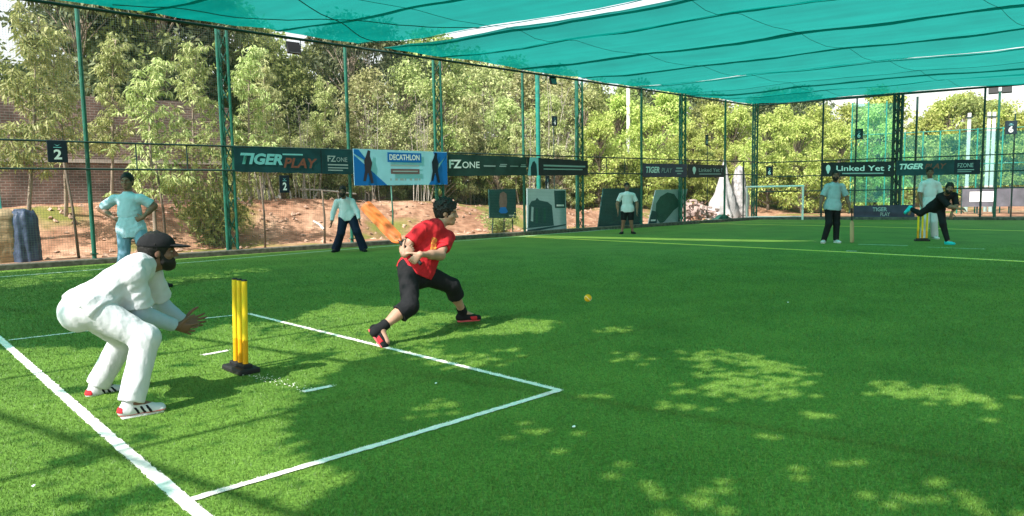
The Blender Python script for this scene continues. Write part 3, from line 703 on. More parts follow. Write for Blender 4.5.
for x, d, yt, k in [(600, 7, 118, 'bright1'), (622, 10, 100, 'bright2'), (648, 7, 112, 'bright1'), (668, 11, 96, 'bright2'), (690, 7, 128, 'bright1'), (712, 11, 108, 'bright2'), (736, 9, 112, 'bright1'), (625, 17, 88, 'tall1'), (668, 18, 92, 'tall2'), (712, 19, 96, 'tall1'), (752, 17, 100, 'mid1'), (595, 18, 84, 'tall1'), (640, 24, 84, 'tall2'), (690, 25, 90, 'tall2')]:
    tl(k, x, d, yt, 'bright yellow green bushy tree in the wood left of the goal', 'bright trees left of the goal')
for x, d, yt, k in [(768, 9, 118, 'bright2'), (785, 13, 112, 'bright1'), (802, 9, 124, 'bright2'), (815, 15, 112, 'bright1'), (838, 10, 128, 'bright1'), (850, 16, 108, 'bright2'), (875, 12, 112, 'bright1'), (770, 20, 96, 'tall2'), (800, 22, 90, 'tall2'), (880, 22, 92, 'bright2'), (775, 26, 92, 'tall1'), (828, 20, 120, 'mid1')]:
    tl(k, x, d, yt, 'bright bushy tree beyond the end fence behind the goal', 'bright trees behind the goal', back=True)
for x, d, yt, k in [(905, 22, 138, 'mid1'), (925, 26, 118, 'bright1'), (948, 27, 100, 'bright2'), (972, 26, 96, 'mid1'), (996, 25, 108, 'bright1'), (1024, 24, 112, 'bright2'), (1050, 26, 104, 'mid1'), (930, 34, 112, 'mid1'), (965, 36, 98, 'bright2'), (1010, 36, 118, 'mid1')]:
    tl(k, x, d, yt, 'leafy tree beyond the teal practice nets at the right', 'trees beyond the practice nets', back=True)
for i in range(20):
    x = 246 + i * 18 + random.uniform(-5, 5)
    tl(random.choice(['thicket1', 'thicket2', 'thicket2']), x, random.uniform(7.6, 10), random.uniform(128, 158), 'pale bush in the undergrowth behind the dark banners', 'bushes behind the banners', name='bush', cat='bush')
for i in range(13):
    x = 598 + i * 17 + random.uniform(-5, 5); bk = x > 752
    tl(random.choice(['thicket3', 'thicket3', 'thicket1']), x, random.uniform(6.5, 9) + (3 if bk else 0), random.uniform(138, 160), 'bright green bush at the foot of the trees around the goal corner', 'bushes around the goal corner', back=bk, name='bush', cat='bush')
for i in range(9):
    x = 262 + i * 38 + random.uniform(-6, 6)
    tl(random.choice(['stems1', 'stems2']), x, random.uniform(6.5, 8.6), random.uniform(62, 105) - (18 if x < 250 else 0), 'clump of thin bare grey stems among the trees behind the bank', 'bare grey stems behind the bank', name='sapling_clump', cat='saplings')
# far wood closing the gaps
r_ = np.random.default_rng(77); Bl = []
n_ = 26000
sx_ = r_.uniform(-30, 75, n_); dx_ = r_.uniform(21, 34, n_); hz_ = r_.random(n_) ** 1.1
hmax = 6.0 + noise2(sx_ * .8, dx_ * .5, 55) * 2.0 + np.where(sx_ < 2, -.8, 0) - np.clip((sx_ - 26) * .06, 0, 1.4)
Pw = FB0 + sx_[:, None] * FDIR + dx_[:, None] * FOUT; Pw[:, 2] = hz_ * hmax
keepw = ((Pw - FB1) @ BOUT > 24) | ((Pw - FB1) @ BDIR < -2); Pw = Pw[keepw]; n_ = len(Pw)
dd_ = r_.normal(size=(n_, 3)); dd_[:, 2] -= .3
vs, fc = leaves(Pw, dd_, r_.uniform(.3, .7, n_), r_.uniform(.15, .32, n_), r_)
tag(link_mesh('far_wood', np_mesh('far_wood', vs, fc), M['leaf_mid'], None, V(0, 0, 0)), 'dense wood closing the view behind all the nearer trees', 'wood', kind='stuff')
# sapling poles tied along the path outside the fence
def sapling(x0, y0, x1, y1, d, label, r=.035, m='bark_dark'):
    p0 = fp(x0, y0, d); p0[2] = float(land_z(p0)) - .05; p1 = fp(x1, y1, d); mid = (p0 + p1) / 2 + V(.03, .02, 0)
    tag(MB().tube([p0, mid, p1], [r, r * .9, r * .7], 7).build('sapling', M[m], None, loc=p0, smooth=True), label, 'sapling', 'bare sapling stems outside the fence')
sapling(78, 244, 63, 158, 2.3, 'bare leaning sapling stem below the numbered sign at the far left')
sapling(166, 238, 156, 165, 2.6, 'bare sapling stem behind the standing fielder in light blue')
sapling(265, 245, 260, 176, 1.6, 'bare sapling stem right of the first lattice post', .03)
sapling(324.5, 240, 322, 190, 2.0, 'bare sapling stem just left of the fielder in dark trousers', .035)
sapling(392, 224, 391, 186, 2.0, 'short green stem under the right half of the blue banner', .03, 'steel')
# grass tufts on the earth strip
r_ = np.random.default_rng(5); n_ = 9000
gsx = r_.uniform(-6, 26, n_); gdx = r_.uniform(.3, 2.4, n_); kp = noise2(gsx * 1.5, gdx * 2, 66) > .25 + .25 * gdx
P = FB0 + gsx[kp, None] * FDIR + gdx[kp, None] * FOUT; P[:, 2] = land_z(P)
dd_ = r_.normal(size=(len(P), 3)) * .5; dd_[:, 2] = 1
vs, fc = leaves(P, dd_, r_.uniform(.06, .16, len(P)), r_.uniform(.012, .03, len(P)), r_)
tag(link_mesh('dry_grass', np_mesh('dry_grass', vs, fc), M['leaf_bright'], None, V(0, 0, 0)), 'short dry grass growing along the outside of the kerb', 'grass', kind='stuff')
# stones and clods on the bank
r_ = np.random.default_rng(15); mbs = MB()
for i in range(700):
    s_ = r_.uniform(-8, 24); d_ = r_.uniform(2.2, 6.2); p = FB0 + s_ * FDIR + d_ * FOUT; p[2] = land_z(p)
    q = r_.uniform(.03, .10); vs = [p + V(*(r_.normal(size=3) * q * .25)) + q * V(*o) for o in ((1, 0, .1), (0, 1, 0), (-1, 0, .1), (0, -1, 0), (0, 0, .8), (0, 0, -.5))]
    mbs.add(vs, [(0, 1, 4), (1, 2, 4), (2, 3, 4), (3, 0, 4), (1, 0, 5), (2, 1, 5), (3, 2, 5), (0, 3, 5)])
tag(mbs.build('bank_rubble', mat('clod', (.40, .26, .19), .95, .35, 2, .5)), 'clods and stones strewn over the red earth bank', 'rubble', kind='stuff')

# ------------------------------------------------------------------ sculpting by distance field: one continuous skin per body or garment
class Sculpt:
    def __init__(s, lo, hi, h, k=.03):
        s.lo = np.asarray(lo, np.float32); s.h = h; s.k = k
        s.n = np.ceil((np.asarray(hi) - s.lo) / h).astype(int) + 1
        s.D = np.full(s.n, .5, np.float32)
    def sub(s, lo, hi):
        i0 = np.clip(np.floor((np.asarray(lo) - s.lo) / s.h).astype(int), 0, s.n); i1 = np.clip(np.ceil((np.asarray(hi) - s.lo) / s.h).astype(int) + 1, 0, s.n)
        ax = [s.lo[i] + s.h * np.arange(i0[i], i1[i], dtype=np.float32) for i in range(3)]
        return tuple(slice(i0[i], i1[i]) for i in range(3)), np.meshgrid(*ax, indexing='ij', sparse=True)
    def put(s, sl, d, op, k):
        k = s.k if k is None else k; A = s.D[sl]
        if op == 'add':
            hh = np.maximum(k - np.abs(A - d), 0) / k; s.D[sl] = np.minimum(A, d) - hh * hh * k * .25
        elif op == 'cut':
            d = -d; hh = np.maximum(k - np.abs(A - d), 0) / k; s.D[sl] = np.maximum(A, d) + hh * hh * k * .25
        elif op == 'keep': s.D[sl] = np.maximum(A, d)
    def ec(s, a, b, ra, rb, side=None, flat_a=False, flat_b=False, op='add', k=None):    # tapering limb with an oval section
        a = np.asarray(a, float); b = np.asarray(b, float)
        wa, da = ra if hasattr(ra, '__len__') else (ra, ra); wb, db = rb if hasattr(rb, '__len__') else (rb, rb)
        ax = unit(b - a); L_ = np.linalg.norm(b - a) + 1e-9
        if side is None: side = np.cross(ax, V(.3, .5, .8))
        sd_ = unit(np.asarray(side) - ax * (np.asarray(side) @ ax)); nn = np.cross(ax, sd_)
        m = max(wa, da, wb, db) + .06
        sl, (X, Y, Z_) = s.sub(np.minimum(a, b) - m, np.maximum(a, b) + m)
        X = X - a[0]; Y = Y - a[1]; Z_ = Z_ - a[2]
        tt = (X * ax[0] + Y * ax[1] + Z_ * ax[2]); t = np.clip(tt / L_, 0, 1); ov = tt - t * L_
        u = X * sd_[0] + Y * sd_[1] + Z_ * sd_[2]; v = X * nn[0] + Y * nn[1] + Z_ * nn[2]
        rw = wa + (wb - wa) * t; rd = da + (db - da) * t; rm = np.minimum(rw, rd)
        d = (np.sqrt((u / rw) ** 2 + (v / rd) ** 2 + (ov / rm) ** 2) - 1) * rm
        if flat_a: d = np.maximum(d, -tt)
        if flat_b: d = np.maximum(d, tt - L_)
        s.put(sl, d, op, k); return s
    def ell(s, c, axes, r, op='add', k=None):
        c = np.asarray(c, float); m = max(r) + .06
        sl, (X, Y, Z_) = s.sub(c - m, c + m); X = X - c[0]; Y = Y - c[1]; Z_ = Z_ - c[2]
        q = [(X * a[0] + Y * a[1] + Z_ * a[2]) for a in axes]
        k0 = np.sqrt(sum((q[i] / r[i]) ** 2 for i in range(3))); k1 = np.sqrt(sum((q[i] / r[i] ** 2) ** 2 for i in range(3))) + 1e-6
        s.put(sl, k0 * (k0 - 1) / k1, op, k); return s
    def half(s, o, n):                                   # keep what lies behind the plane through o with normal n
        o = np.asarray(o, float); n = unit(n); sl, (X, Y, Z_) = s.sub(s.lo, s.lo + s.h * s.n)
        d = ((X - o[0]) * n[0] + (Y - o[1]) * n[1] + (Z_ - o[2]) * n[2]); s.put(sl, d, 'keep', None); return s
    def folds(s, amp, freq, seed, stretch=None, run=None):
        r = np.random.default_rng(seed); sl, (X, Y, Z_) = s.sub(s.lo, s.lo + s.h * s.n)
        tot = 0
        for i in range(6):
            q = r.normal(size=3); q[2] *= .55 if stretch is None else stretch
            if run is not None: q = q - run * (q @ run) * (.86 if i < 4 else .2)
            q = unit(q) * freq * r.uniform(.6, 1.6)
            q2 = unit(r.normal(size=3)) * freq * .45; ph = r.uniform(0, 6.28)
            tot = tot + 1 - 1.6 * np.abs(np.sin(X * q[0] + Y * q[1] + Z_ * q[2] + ph + 1.1 * np.sin(X * q2[0] + Y * q2[1] + Z_ * q2[2])))
        near = np.abs(s.D) < .06
        s.D = np.where(near, s.D - amp * (tot / 6).astype(np.float32), s.D); return s
    def copy(s):
        c = Sculpt.__new__(Sculpt); c.lo, c.h, c.k, c.n = s.lo, s.h, s.k, s.n; c.D = s.D.copy(); return c
    def mesh(s, name, m, parent):
        D = s.D; n = np.array(D.shape); I = D < 0
        cs = [(i, j, k) for i in (0, 1) for j in (0, 1) for k in (0, 1)]
        cnt = sum(I[i:n[0] - 1 + i, j:n[1] - 1 + j, k:n[2] - 1 + k].astype(np.int8) for i, j, k in cs)
        act = np.argwhere((cnt > 0) & (cnt < 8))
        if len(act) == 0: return None
        idx = -np.ones(n - 1, np.int64); idx[tuple(act.T)] = np.arange(len(act))
        vals = {c: D[act[:, 0] + c[0], act[:, 1] + c[1], act[:, 2] + c[2]] for c in cs}
        P = np.zeros((len(act), 3)); W = np.zeros(len(act))
        for a in cs:
            for ax in range(3):
                if a[ax] == 0:
                    b = list(a); b[ax] = 1; b = tuple(b); x = (vals[a] < 0) != (vals[b] < 0)
                    t = np.where(x, vals[a] / (vals[a] - vals[b] + 1e-12), 0); p = np.array(a, float)[None] + t[:, None] * (np.array(b) - np.array(a))[None]
                    P[x] += p[x]; W[x] += 1
        P = (act + P / W[:, None]) * s.h + s.lo
        F = []
        for ax in range(3):
            o1, o2 = [(1, 2), (2, 0), (0, 1)][ax]
            sl0 = [slice(None)] * 3; sl1 = [slice(None)] * 3; sl0[ax] = slice(0, -1); sl1[ax] = slice(1, None)
            A_, B_ = I[tuple(sl0)], I[tuple(sl1)]
            for flip in (0, 1):
                e = np.argwhere((A_ & ~B_) if not flip else (~A_ & B_))
                e = e[(e[:, o1] > 0) & (e[:, o2] > 0) & (e[:, o1] < n[o1] - 1) & (e[:, o2] < n[o2] - 1)]
                def cell(d1, d2): q = e.copy(); q[:, o1] -= d1; q[:, o2] -= d2; return idx[tuple(q.T)]
                f = np.stack([cell(1, 1), cell(0, 1), cell(0, 0), cell(1, 0)], 1)
                if flip: f = f[:, ::-1]
                F.append(f)
        F = np.concatenate(F); F = F[(F >= 0).all(1)]
        loc = WLOC[parent]
        return link_mesh(name, np_mesh(name, P - loc, F), m, parent, loc, True)

def skin(name, col): return mat(name, col, .55, .12, 12, .05, .35)
def fabric(name, col, var=.10): return mat(name, col, .85, var, 13, .55, .15, detail=3, stretch=(1, 1, .55))

def hand(S, wr, d, n, t, curl=.35, spread=.12, s=1.0, thumb_in=.3):      # palm, four fingers with three bones each, thumb from the side of the palm
    d = unit(d); n = unit(n - d * (n @ d)); t = unit(t - d * (t @ d) - n * (t @ n))
    S.ec(wr - d * .01, wr + d * .082 * s, (.030 * s, .019 * s), (.041 * s, .014 * s), side=t, k=.012)
    for i, (off, L_, r) in enumerate([(.030, .074, .0088), (.0105, .083, .009), (-.010, .077, .0086), (-.029, .060, .0078)]):
        p = wr + d * .083 * s + t * off * s; dirn = unit(d + t * spread * (1.5 - i) * .8); cu = curl * (1 + .12 * i)
        for j, fr in enumerate((.44, .31, .25)):
            a = cu * (.7 if j == 0 else 1.0); dirn = unit(dirn * math.cos(a) + unit(n - dirn * (n @ dirn)) * math.sin(a))
            q = p + dirn * L_ * s * fr; S.ec(p, q, r * s * (1 - .1 * j), r * s * (.93 - .1 * j), k=.006); p = q
    p = wr + d * .022 * s + t * .030 * s; dirn = unit(d * .62 + t * .75 + n * thumb_in)
    for j, (L_, r) in enumerate(((.045, .0125), (.034, .0105), (.026, .009))):
        q = p + dirn * L_ * s; S.ec(p, q, r * s, r * .9 * s, k=.008); p = q; dirn = unit(dirn + d * .35 + n * thumb_in * .6)

def person(label, J, o):
    """J: world joints; o: look. One continuous body; clothing, hair, eyes and shoes are its children."""
    s = o.get('s', 1.0); gi = o.get('girth', 1.0); h = o.get('h', .009)
    base = (J['anR'] + J['anL']) / 2; base = V(base[0], base[1], 0)
    root = empty('person', base, label, 'person', o.get('group'))
    P = np.array(list(v for k, v in J.items() if not k.startswith('d_'))); lo, hi = P.min(0) - .3, P.max(0) + .32; lo[2] = max(lo[2], -.02)
    left = unit(J['d_left']); sp = unit(J['nb'] - J['pel']); left = unit(left - sp * (left @ sp)); fwd = np.cross(left, sp) * 1.0
    hf = unit(J['d_face']); hu = unit(J.get('d_up', V(0, 0, 1)) - hf * (J.get('d_up', V(0, 0, 1)) @ hf)); hl = np.cross(hu, hf)
    H = J['hd']; AX = (hf, hl, hu)
    shw = unit(J['shL'] - J['shR']); hipR, hipL = J['pel'] - left * .092 * s, J['pel'] + left * .092 * s
    TL = np.linalg.norm(J['nb'] - J['pel']); chest = J['pel'] + sp * TL * .68 + fwd * .012
    def hp(f, l, u): return H + (hf * f + hl * l + hu * u) * s
    B = Sculpt(lo, hi, h, .04)
    B.ec(J['pel'] - sp * .03, J['pel'] + sp * TL * .45, (.150 * s, .105 * s), (.135 * s, .092 * s), side=left)
    B.ec(J['pel'] + sp * TL * .4, J['pel'] + sp * TL * .86, (.140 * s, .098 * s), (.150 * s, .095 * s), side=shw)
    B.ec(J['nb'] - sp * .03, hp(-.018, 0, -.075), .062 * s, .054 * s, k=.03)
    for q in 'RL':
        sh, el, wr = J['sh' + q], J['el' + q], J['wr' + q]; hip = hipR if q == 'R' else hipL; kn, an = J['kn' + q], J['an' + q]
        B.ec(J['nb'] - sp * .05, sh, .058 * s, .056 * s); B.ec(sh, el, .053 * s, .041 * s); B.ec(el, wr, (.043 * s, .040 * s), (.029 * s, .024 * s))
        B.ec(el, el + (wr - el) * .45, .040 * s, .041 * s)
        B.ec(hip, kn, .086 * s, .058 * s); B.ec(kn, an, .055 * s, .038 * s)
        bk = -unit(np.cross(left, kn - an)) if False else unit((hip - kn) - (an - kn) * 0 + 0 * left)
        calf = kn + (an - kn) * .3; cdir = -J.get('d_to' + q, hf); cdir = unit(cdir - unit(an - kn) * (cdir @ unit(an - kn)))
        B.ell(calf + cdir * .018, (unit(an - kn), unit(np.cross(an - kn, cdir)), cdir), (.12 * s, .05 * s, .05 * s))
        B.ec(an, an + unit(J['d_to' + q]) * .11 - V(0, 0, .045), .036 * s, .03 * s)
        hd = J.get('d_ha' + q, unit(wr - el)); hn = J.get('d_pa' + q); ht = J.get('d_th' + q)
        if hn is None: hn = np.cross(hd, fwd) * (1 if q == 'R' else -1)
        if ht is None: ht = fwd
        hand(B, wr, hd, hn, ht, J['d_curl' + q][0] if 'd_curl' + q in J else .35, .12 if 'd_sp' + q not in J else J['d_sp' + q][0], s, .3)
    # head: skull, jaw, brow, nose, lips, ears
    B.ell(hp(-.012, 0, .028), AX, (.096 * s, .076 * s, .092 * s), k=.03); B.ell(hp(.030, 0, -.045), AX, (.062 * s, .058 * s, .068 * s), k=.04)
    B.ell(hp(.066, 0, -.092), AX, (.026 * s, .030 * s, .022 * s), k=.03); B.ell(hp(.074, 0, .026), AX, (.02 * s, .052 * s, .014 * s), k=.02)
    for e in (-1, 1):
        B.ell(hp(.087, e * .032, .004), AX, (.016 * s, .018 * s, .012 * s), op='cut', k=.014)
        B.ell(hp(.058, e * .046, -.026), AX, (.028 * s, .022 * s, .024 * s), k=.02)
        B.ell(hp(-.006, e * .079, -.006), AX, (.020 * s, .009 * s, .032 * s), k=.006)
    B.ec(hp(.090, 0, .012), hp(.112, 0, -.026), .009 * s, .0135 * s, k=.012)
    for e in (-1, 1): B.ell(hp(.100, e * .011, -.030), AX, (.010 * s, .008 * s, .008 * s), k=.006)
    B.ell(hp(.088, 0, -.058), AX, (.013 * s, .024 * s, .010 * s), k=.008)
    body = B.mesh('body', o['skin'], root)
    body['label'] = 'bare skin of face, arms and hands'
    del body['label']
    for e in (-1, 1):
        E_ = Sculpt(hp(.08, e * .032, .004) - .03, hp(.08, e * .032, .004) + .03, .004, .004); E_.ell(hp(.079, e * .032, .003), AX, (.0115 * s, .0105 * s, .006 * s)); ey = E_.mesh('eye', M['eye'], root)
        I_ = Sculpt(hp(.08, e * .032, .004) - .03, hp(.08, e * .032, .004) + .03, .003, .004); I_.ell(hp(.0885, e * .032, .003), AX, (.0045, .006, .006)); I_.mesh('iris', M['dark_hair'], ey)
    Lp = Sculpt(hp(.09, 0, -.06) - .05, hp(.09, 0, -.06) + .05, .004, .006); Lp.ell(hp(.0915, 0, -.0545), AX, (.0115, .022, .0055)).ell(hp(.0905, 0, -.0635), AX, (.0115, .020, .006)); Lp.mesh('lips', o.get('lip', M['lip']), root)
    # brows
    for e in (-1, 1):
        S_ = Sculpt(hp(.09, e * .03, .03) - .05, hp(.09, e * .03, .03) + .05, .004, .004); S_.ec(hp(.093, e * .014, .023), hp(.083, e * .05, .026), .0045, .0035); S_.mesh('eyebrow', M['dark_hair'], root)
    hr = o.get('hair', .013)
    S_ = Sculpt(H - .2, H + .2, min(h, .008), .02); S_.ell(hp(-.018, 0, .034), AX, ((.098 + hr) * s, (.080 + hr * .8) * s, (.094 + hr * 1.2) * s)); S_.ell(hp(-.055, 0, -.02), AX, (.055 * s, .072 * s, .06 * s))
    S_.ell(hp(.095, 0, -.035), AX, (.075 * s, .085 * s, .095 * s), op='cut', k=.012)
    for e in (-1, 1): S_.ell(hp(.01, e * .09, -.03), AX, (.035 * s, .025 * s, .045 * s), op='cut', k=.01)
    rg = np.random.default_rng(o.get('seed', 1))
    for i in range(o.get('tufts', 40)):
        q = rg.normal(size=3); q[2] = abs(q[2]) * 1.1 - .15; q[0] = q[0] - .25; q = unit(q)
        if q[0] > .75 and q[2] < .45: continue
        c0 = hp(-.018 + q[0] * (.090 + hr * .6), q[1] * (.072 + hr * .5), .034 + q[2] * (.086 + hr)); dt = unit(hf * (q[0] + .5) + hl * q[1] + hu * (q[2] + rg.normal() * .3) + rg.normal(size=3) * .35)
        S_.ec(c0, c0 + dt * (.008 + hr * rg.uniform(.3, 1.5)), .010, .003, k=.012)
    S_.folds(o.get('shag', .004), 90, 3); S_.mesh('hair', M['dark_hair'], root)
    if o.get('beard'):
        S_ = Sculpt(H - .2, H + .2, min(h, .007), .02); b_ = o['beard']
        S_.ell(hp(.040, 0, -.062), AX, ((.060 + b_) * s, (.060 + b_ * .6) * s, (.060 + b_) * s)); S_.ell(hp(.062, 0, -.100), AX, ((.032 + b_) * s, (.034 + b_) * s, (.026 + b_) * s))
        for e in (-1, 1): S_.ec(hp(.012, e * .068, .0), hp(.03, e * .060, -.07), .014 * s, .018 * s)
        S_.ell(hp(.11, 0, -.012), AX, (.05 * s, .056 * s, .036 * s), op='cut', k=.01); S_.ell(hp(.108, 0, -.059), AX, (.03 * s, .021 * s, .010 * s), op='cut', k=.006)
        S_.folds(.003, 110, 5); S_.mesh('beard', M['dark_hair'], root)
    if o.get('cap'):
        S_ = Sculpt(H - .25, H + .25, min(h, .006), .012); S_.ell(hp(-.012, 0, .042), AX, (.122 * s, .098 * s, .098 * s)); S_.half(hp(0, 0, .036), -hu + .10 * hf * -1)
        cp = S_.mesh('cap', o['cap'], root)
        S_ = Sculpt(H - .3, H + .3, min(h, .005), .006); S_.ell(hp(.112, 0, .040), (unit(hf - .12 * hu), hl, unit(hu + .12 * hf)), (.095 * s, .080 * s, .012 * s)); S_.mesh('cap_brim', o['cap'], cp)
        S_ = Sculpt(H - .2, H + .25, .005, .004); S_.ell(hp(-.012, 0, .141), AX, (.009, .009, .006)); S_.mesh('cap_button', o['cap'], cp)
    # trousers or shorts
    T = Sculpt(lo, hi, h, .035); tw = o.get('trouser_w', 1.0); cut = o.get('trouser_len', 1.0)
    T.ec(J['pel'] - sp * .055, J['pel'] + sp * .11, (.165 * s * gi, .125 * s * gi), (.152 * s * gi, .112 * s * gi), side=left, flat_b=True)
    T.ell(J['pel'] - fwd * .05 - sp * .02, (left, fwd, sp), (.145 * s * gi, .085 * s * gi, .105 * s), k=.05)
    for q in 'RL':
        hip = hipR if q == 'R' else hipL; kn, an = J['kn' + q], J['an' + q]
        T.ec(hip, kn, .108 * s * tw, .080 * s * tw)
        if cut > .55:
            e_ = kn + (an - kn) * min(1.0, (cut - .5) * 2) + (unit(an - kn) * o.get('drop', .03) if cut >= 1 else 0)
            T.ec(kn, e_, .080 * s * tw, o.get('cuff', .066) * s * tw, flat_b=True)
    if cut < .5:
        pass
    T.folds(o.get('tfold', o.get('fold', .006)), 38, o.get('seed', 1) + 10, 1, unit(J['anR'] - J['knR'])); T.folds(o.get('tfold', o.get('fold', .006)) * .2, 90, o.get('seed', 1) + 60)
    if cut <= .5:
        for q in 'RL':
            hip = hipR if q == 'R' else hipL; kn = J['kn' + q]; c_ = hip + (kn - hip) * (cut * 2)
            T.ec(c_, c_ + unit(kn - hip) * .3, .14, .14, op='cut', flat_a=True, k=.004)
    trob = T.mesh(o.get('trouser_name', 'trousers'), o['trousers'], root)
    # shirt
    Sh = Sculpt(lo, hi, h, .035); hem = o.get('hem', .10)
    Sh.ec(J['pel'] - sp * hem + fwd * .0, J['pel'] + sp * TL * .5, (.176 * s * gi, .138 * s * gi), (.160 * s * gi, .118 * s * gi), side=left, flat_a=True)
    Sh.ec(J['pel'] + sp * TL * .42, J['pel'] + sp * TL * .84, (.162 * s * gi, .120 * s * gi), (.168 * s * gi, .112 * s * gi), side=shw)
    sl_ = o.get('sleeve', .75)
    for q in 'RL':
        sh, el, wr = J['sh' + q], J['el' + q], J['wr' + q]
        Sh.ec(J['nb'] - sp * .05, sh - sp * .008, .064 * s, .062 * s)
        if sl_ <= 1: Sh.ec(sh, sh + (el - sh) * sl_, .068 * s, o.get('sleeve_w', .073) * s, flat_b=True)
        else: Sh.ec(sh, el, .076 * s, .062 * s); Sh.ec(el, el + (wr - el) * (sl_ - 1), .060 * s, .045 * s, flat_b=True)
    Sh.ec(J['nb'] - sp * .16, J['nb'] - sp * .01, (.12 * s, .095 * s), (.078 * s, .078 * s), side=shw, k=.04)
    Sh.ec(J['nb'] - sp * .02, J['nb'] + sp * .012, .076 * s, .070 * s, flat_b=True, k=.02)
    X_ = B.copy(); X_.D = X_.D - .013; X_.half(J['nb'] + sp * .012 - fwd * .0, unit(sp + .25 * (hp(-.018, 0, -.075) - J['nb']) / .1)); q_ = J['nb'] - sp * .07; sl, (X, Y, Zz) = X_.sub(X_.lo, X_.lo + X_.h * X_.n)
    X_.put(sl, np.sqrt((X - q_[0]) ** 2 + (Y - q_[1]) ** 2 + (Zz - q_[2]) ** 2) - .21, 'keep', None); Sh.D = np.minimum(Sh.D, X_.D)
    X_ = T.copy(); X_.D = X_.D - .013; X_.half(J['pel'] - sp * hem, -sp); sl, (X, Y, Zz) = X_.sub(X_.lo, X_.lo + X_.h * X_.n); q_ = J['pel'] - fwd * .05
    X_.put(sl, np.sqrt((X - q_[0]) ** 2 + (Y - q_[1]) ** 2 + (Zz - q_[2]) ** 2) - o.get('hem_r', .24), 'keep', None)
    hh = np.maximum(.03 - np.abs(Sh.D - X_.D), 0) / .03; Sh.D = np.minimum(Sh.D, X_.D) - hh * hh * .0075
    Sh.half(J['pel'] - sp * hem, -sp) if not o.get('legs_high') else None
    Sh.folds(o.get('fold', .006), 40, o.get('seed', 1), 1, sp); Sh.folds(o.get('fold', .006) * .22, 95, o.get('seed', 1) + 50, 1, sp)
    sho = Sh.mesh('shirt', o['shirt'], root)
    if o.get('collar'):
        K = Sculpt(J['nb'] - .2, J['nb'] + .25, .006, .008); c0 = J['nb'] + sp * .012; ca = unit(hp(-.018, 0, -.075) - J['nb'])
        K.ec(c0 - ca * .012, c0 + ca * .034, .084 * s, .072 * s, flat_a=True, flat_b=True); K.ec(c0 + ca * .0, c0 + ca * .09, .071 * s, .060 * s, op='cut', k=.004); K.mesh('collar', o['shirt'], sho)
    if o.get('undersleeve'):
        for q in 'RL':
            sh, el, wr = J['sh' + q], J['el' + q], J['wr' + q]
            U_ = Sculpt(lo, hi, h, .02); U_.ec(sh + (el - sh) * .5, el, .064 * s, .062 * s); U_.ec(el, el + (wr - el) * .95, .061 * s, .045 * s, flat_b=True); U_.folds(.003, 70, 4); U_.mesh('undersleeve', o['undersleeve'], root)
    # shoes
    for q in 'RL':
        an = J['an' + q]; d = unit(J['d_to' + q]); upv = unit(J.get('d_fu' + q, V(0, 0, 1))); upv = unit(upv - d * (upv @ d)); sd_ = np.cross(upv, d)
        def f_(x, y, z_): return an + d * x + sd_ * y + upv * z_
        hs = min(h, .0065)
        W = Sculpt(an - .32, an + .32, hs, .025)
        W.ec(f_(-.045, 0, -.045), f_(.165, 0, -.058), (.037 * s, .036), (.042 * s, .026), side=sd_); W.ec(f_(.10, 0, -.06), f_(.175, 0, -.064), (.047, .024), (.036, .017), side=sd_)
        W.ec(f_(-.012, 0, -.04), f_(-.002, 0, .018), (.042, .048), (.044, .048), side=sd_, flat_b=True); W.ec(f_(0, 0, -.01), f_(.10, 0, -.045), .036, .028, k=.03)
        W.half(f_(0, 0, -.079), -upv); so = W.mesh('shoe', o['shoe'], root)
        Q = Sculpt(an - .32, an + .32, min(hs, .0055), .015); Q.ec(f_(-.05, 0, -.083), f_(.17, 0, -.083), (.043, .014), (.045, .014), side=sd_); Q.half(f_(0, 0, -.096), -upv); Q.half(f_(0, 0, -.071), upv); Q.mesh('sole', o['sole'], so)
        if o.get('sock'):
            Kk = Sculpt(an - .2, an + .25, hs, .01); tk = unit(J['kn' + q] - an); Kk.ec(an - tk * .055, an + tk * .085, .052 * s, .050 * s, flat_b=True); Kk.ec(an - d * .045 - upv * .045, an + upv * .0, .036 * s, .045 * s); Kk.mesh('sock', o['sock'], root)
            X_ = W.copy(); X_.D -= .0025; X_.half(f_(.055, 0, -.02), -unit(d + .5 * upv)); X_.half(f_(.14, 0, 0), d); X_.half(f_(0, 0, -.035), upv); X_.mesh('shoe_flash', M['red_cloth'], so)
        if o.get('stripes'):
            for i in range(3):
                X_ = W.copy(); X_.D -= .0022; c0 = f_(.028 + i * .034, 0, -.05); nrm = unit(d + .55 * upv)
                X_.half(c0 + nrm * .008, nrm); X_.half(c0 - nrm * .008, -nrm); X_.half(f_(0, 0, -.020), upv); X_.half(f_(0, 0, -.068), -upv)
                X_.mesh('stripe', M['black_cloth'], so)
            X_ = W.copy(); X_.D -= .002; X_.half(f_(-.052, 0, 0), d); X_.half(f_(0, 0, -.012), upv); X_.half(f_(0, 0, -.05), -upv); X_.mesh('heel_patch', M['red_cloth'], so)
            X_ = W.copy(); X_.D -= .0018; X_.half(f_(0, 0, -.062), upv); X_.half(f_(0, 0, -.071), -upv); X_.mesh('side_trim', M['red_cloth'], so)
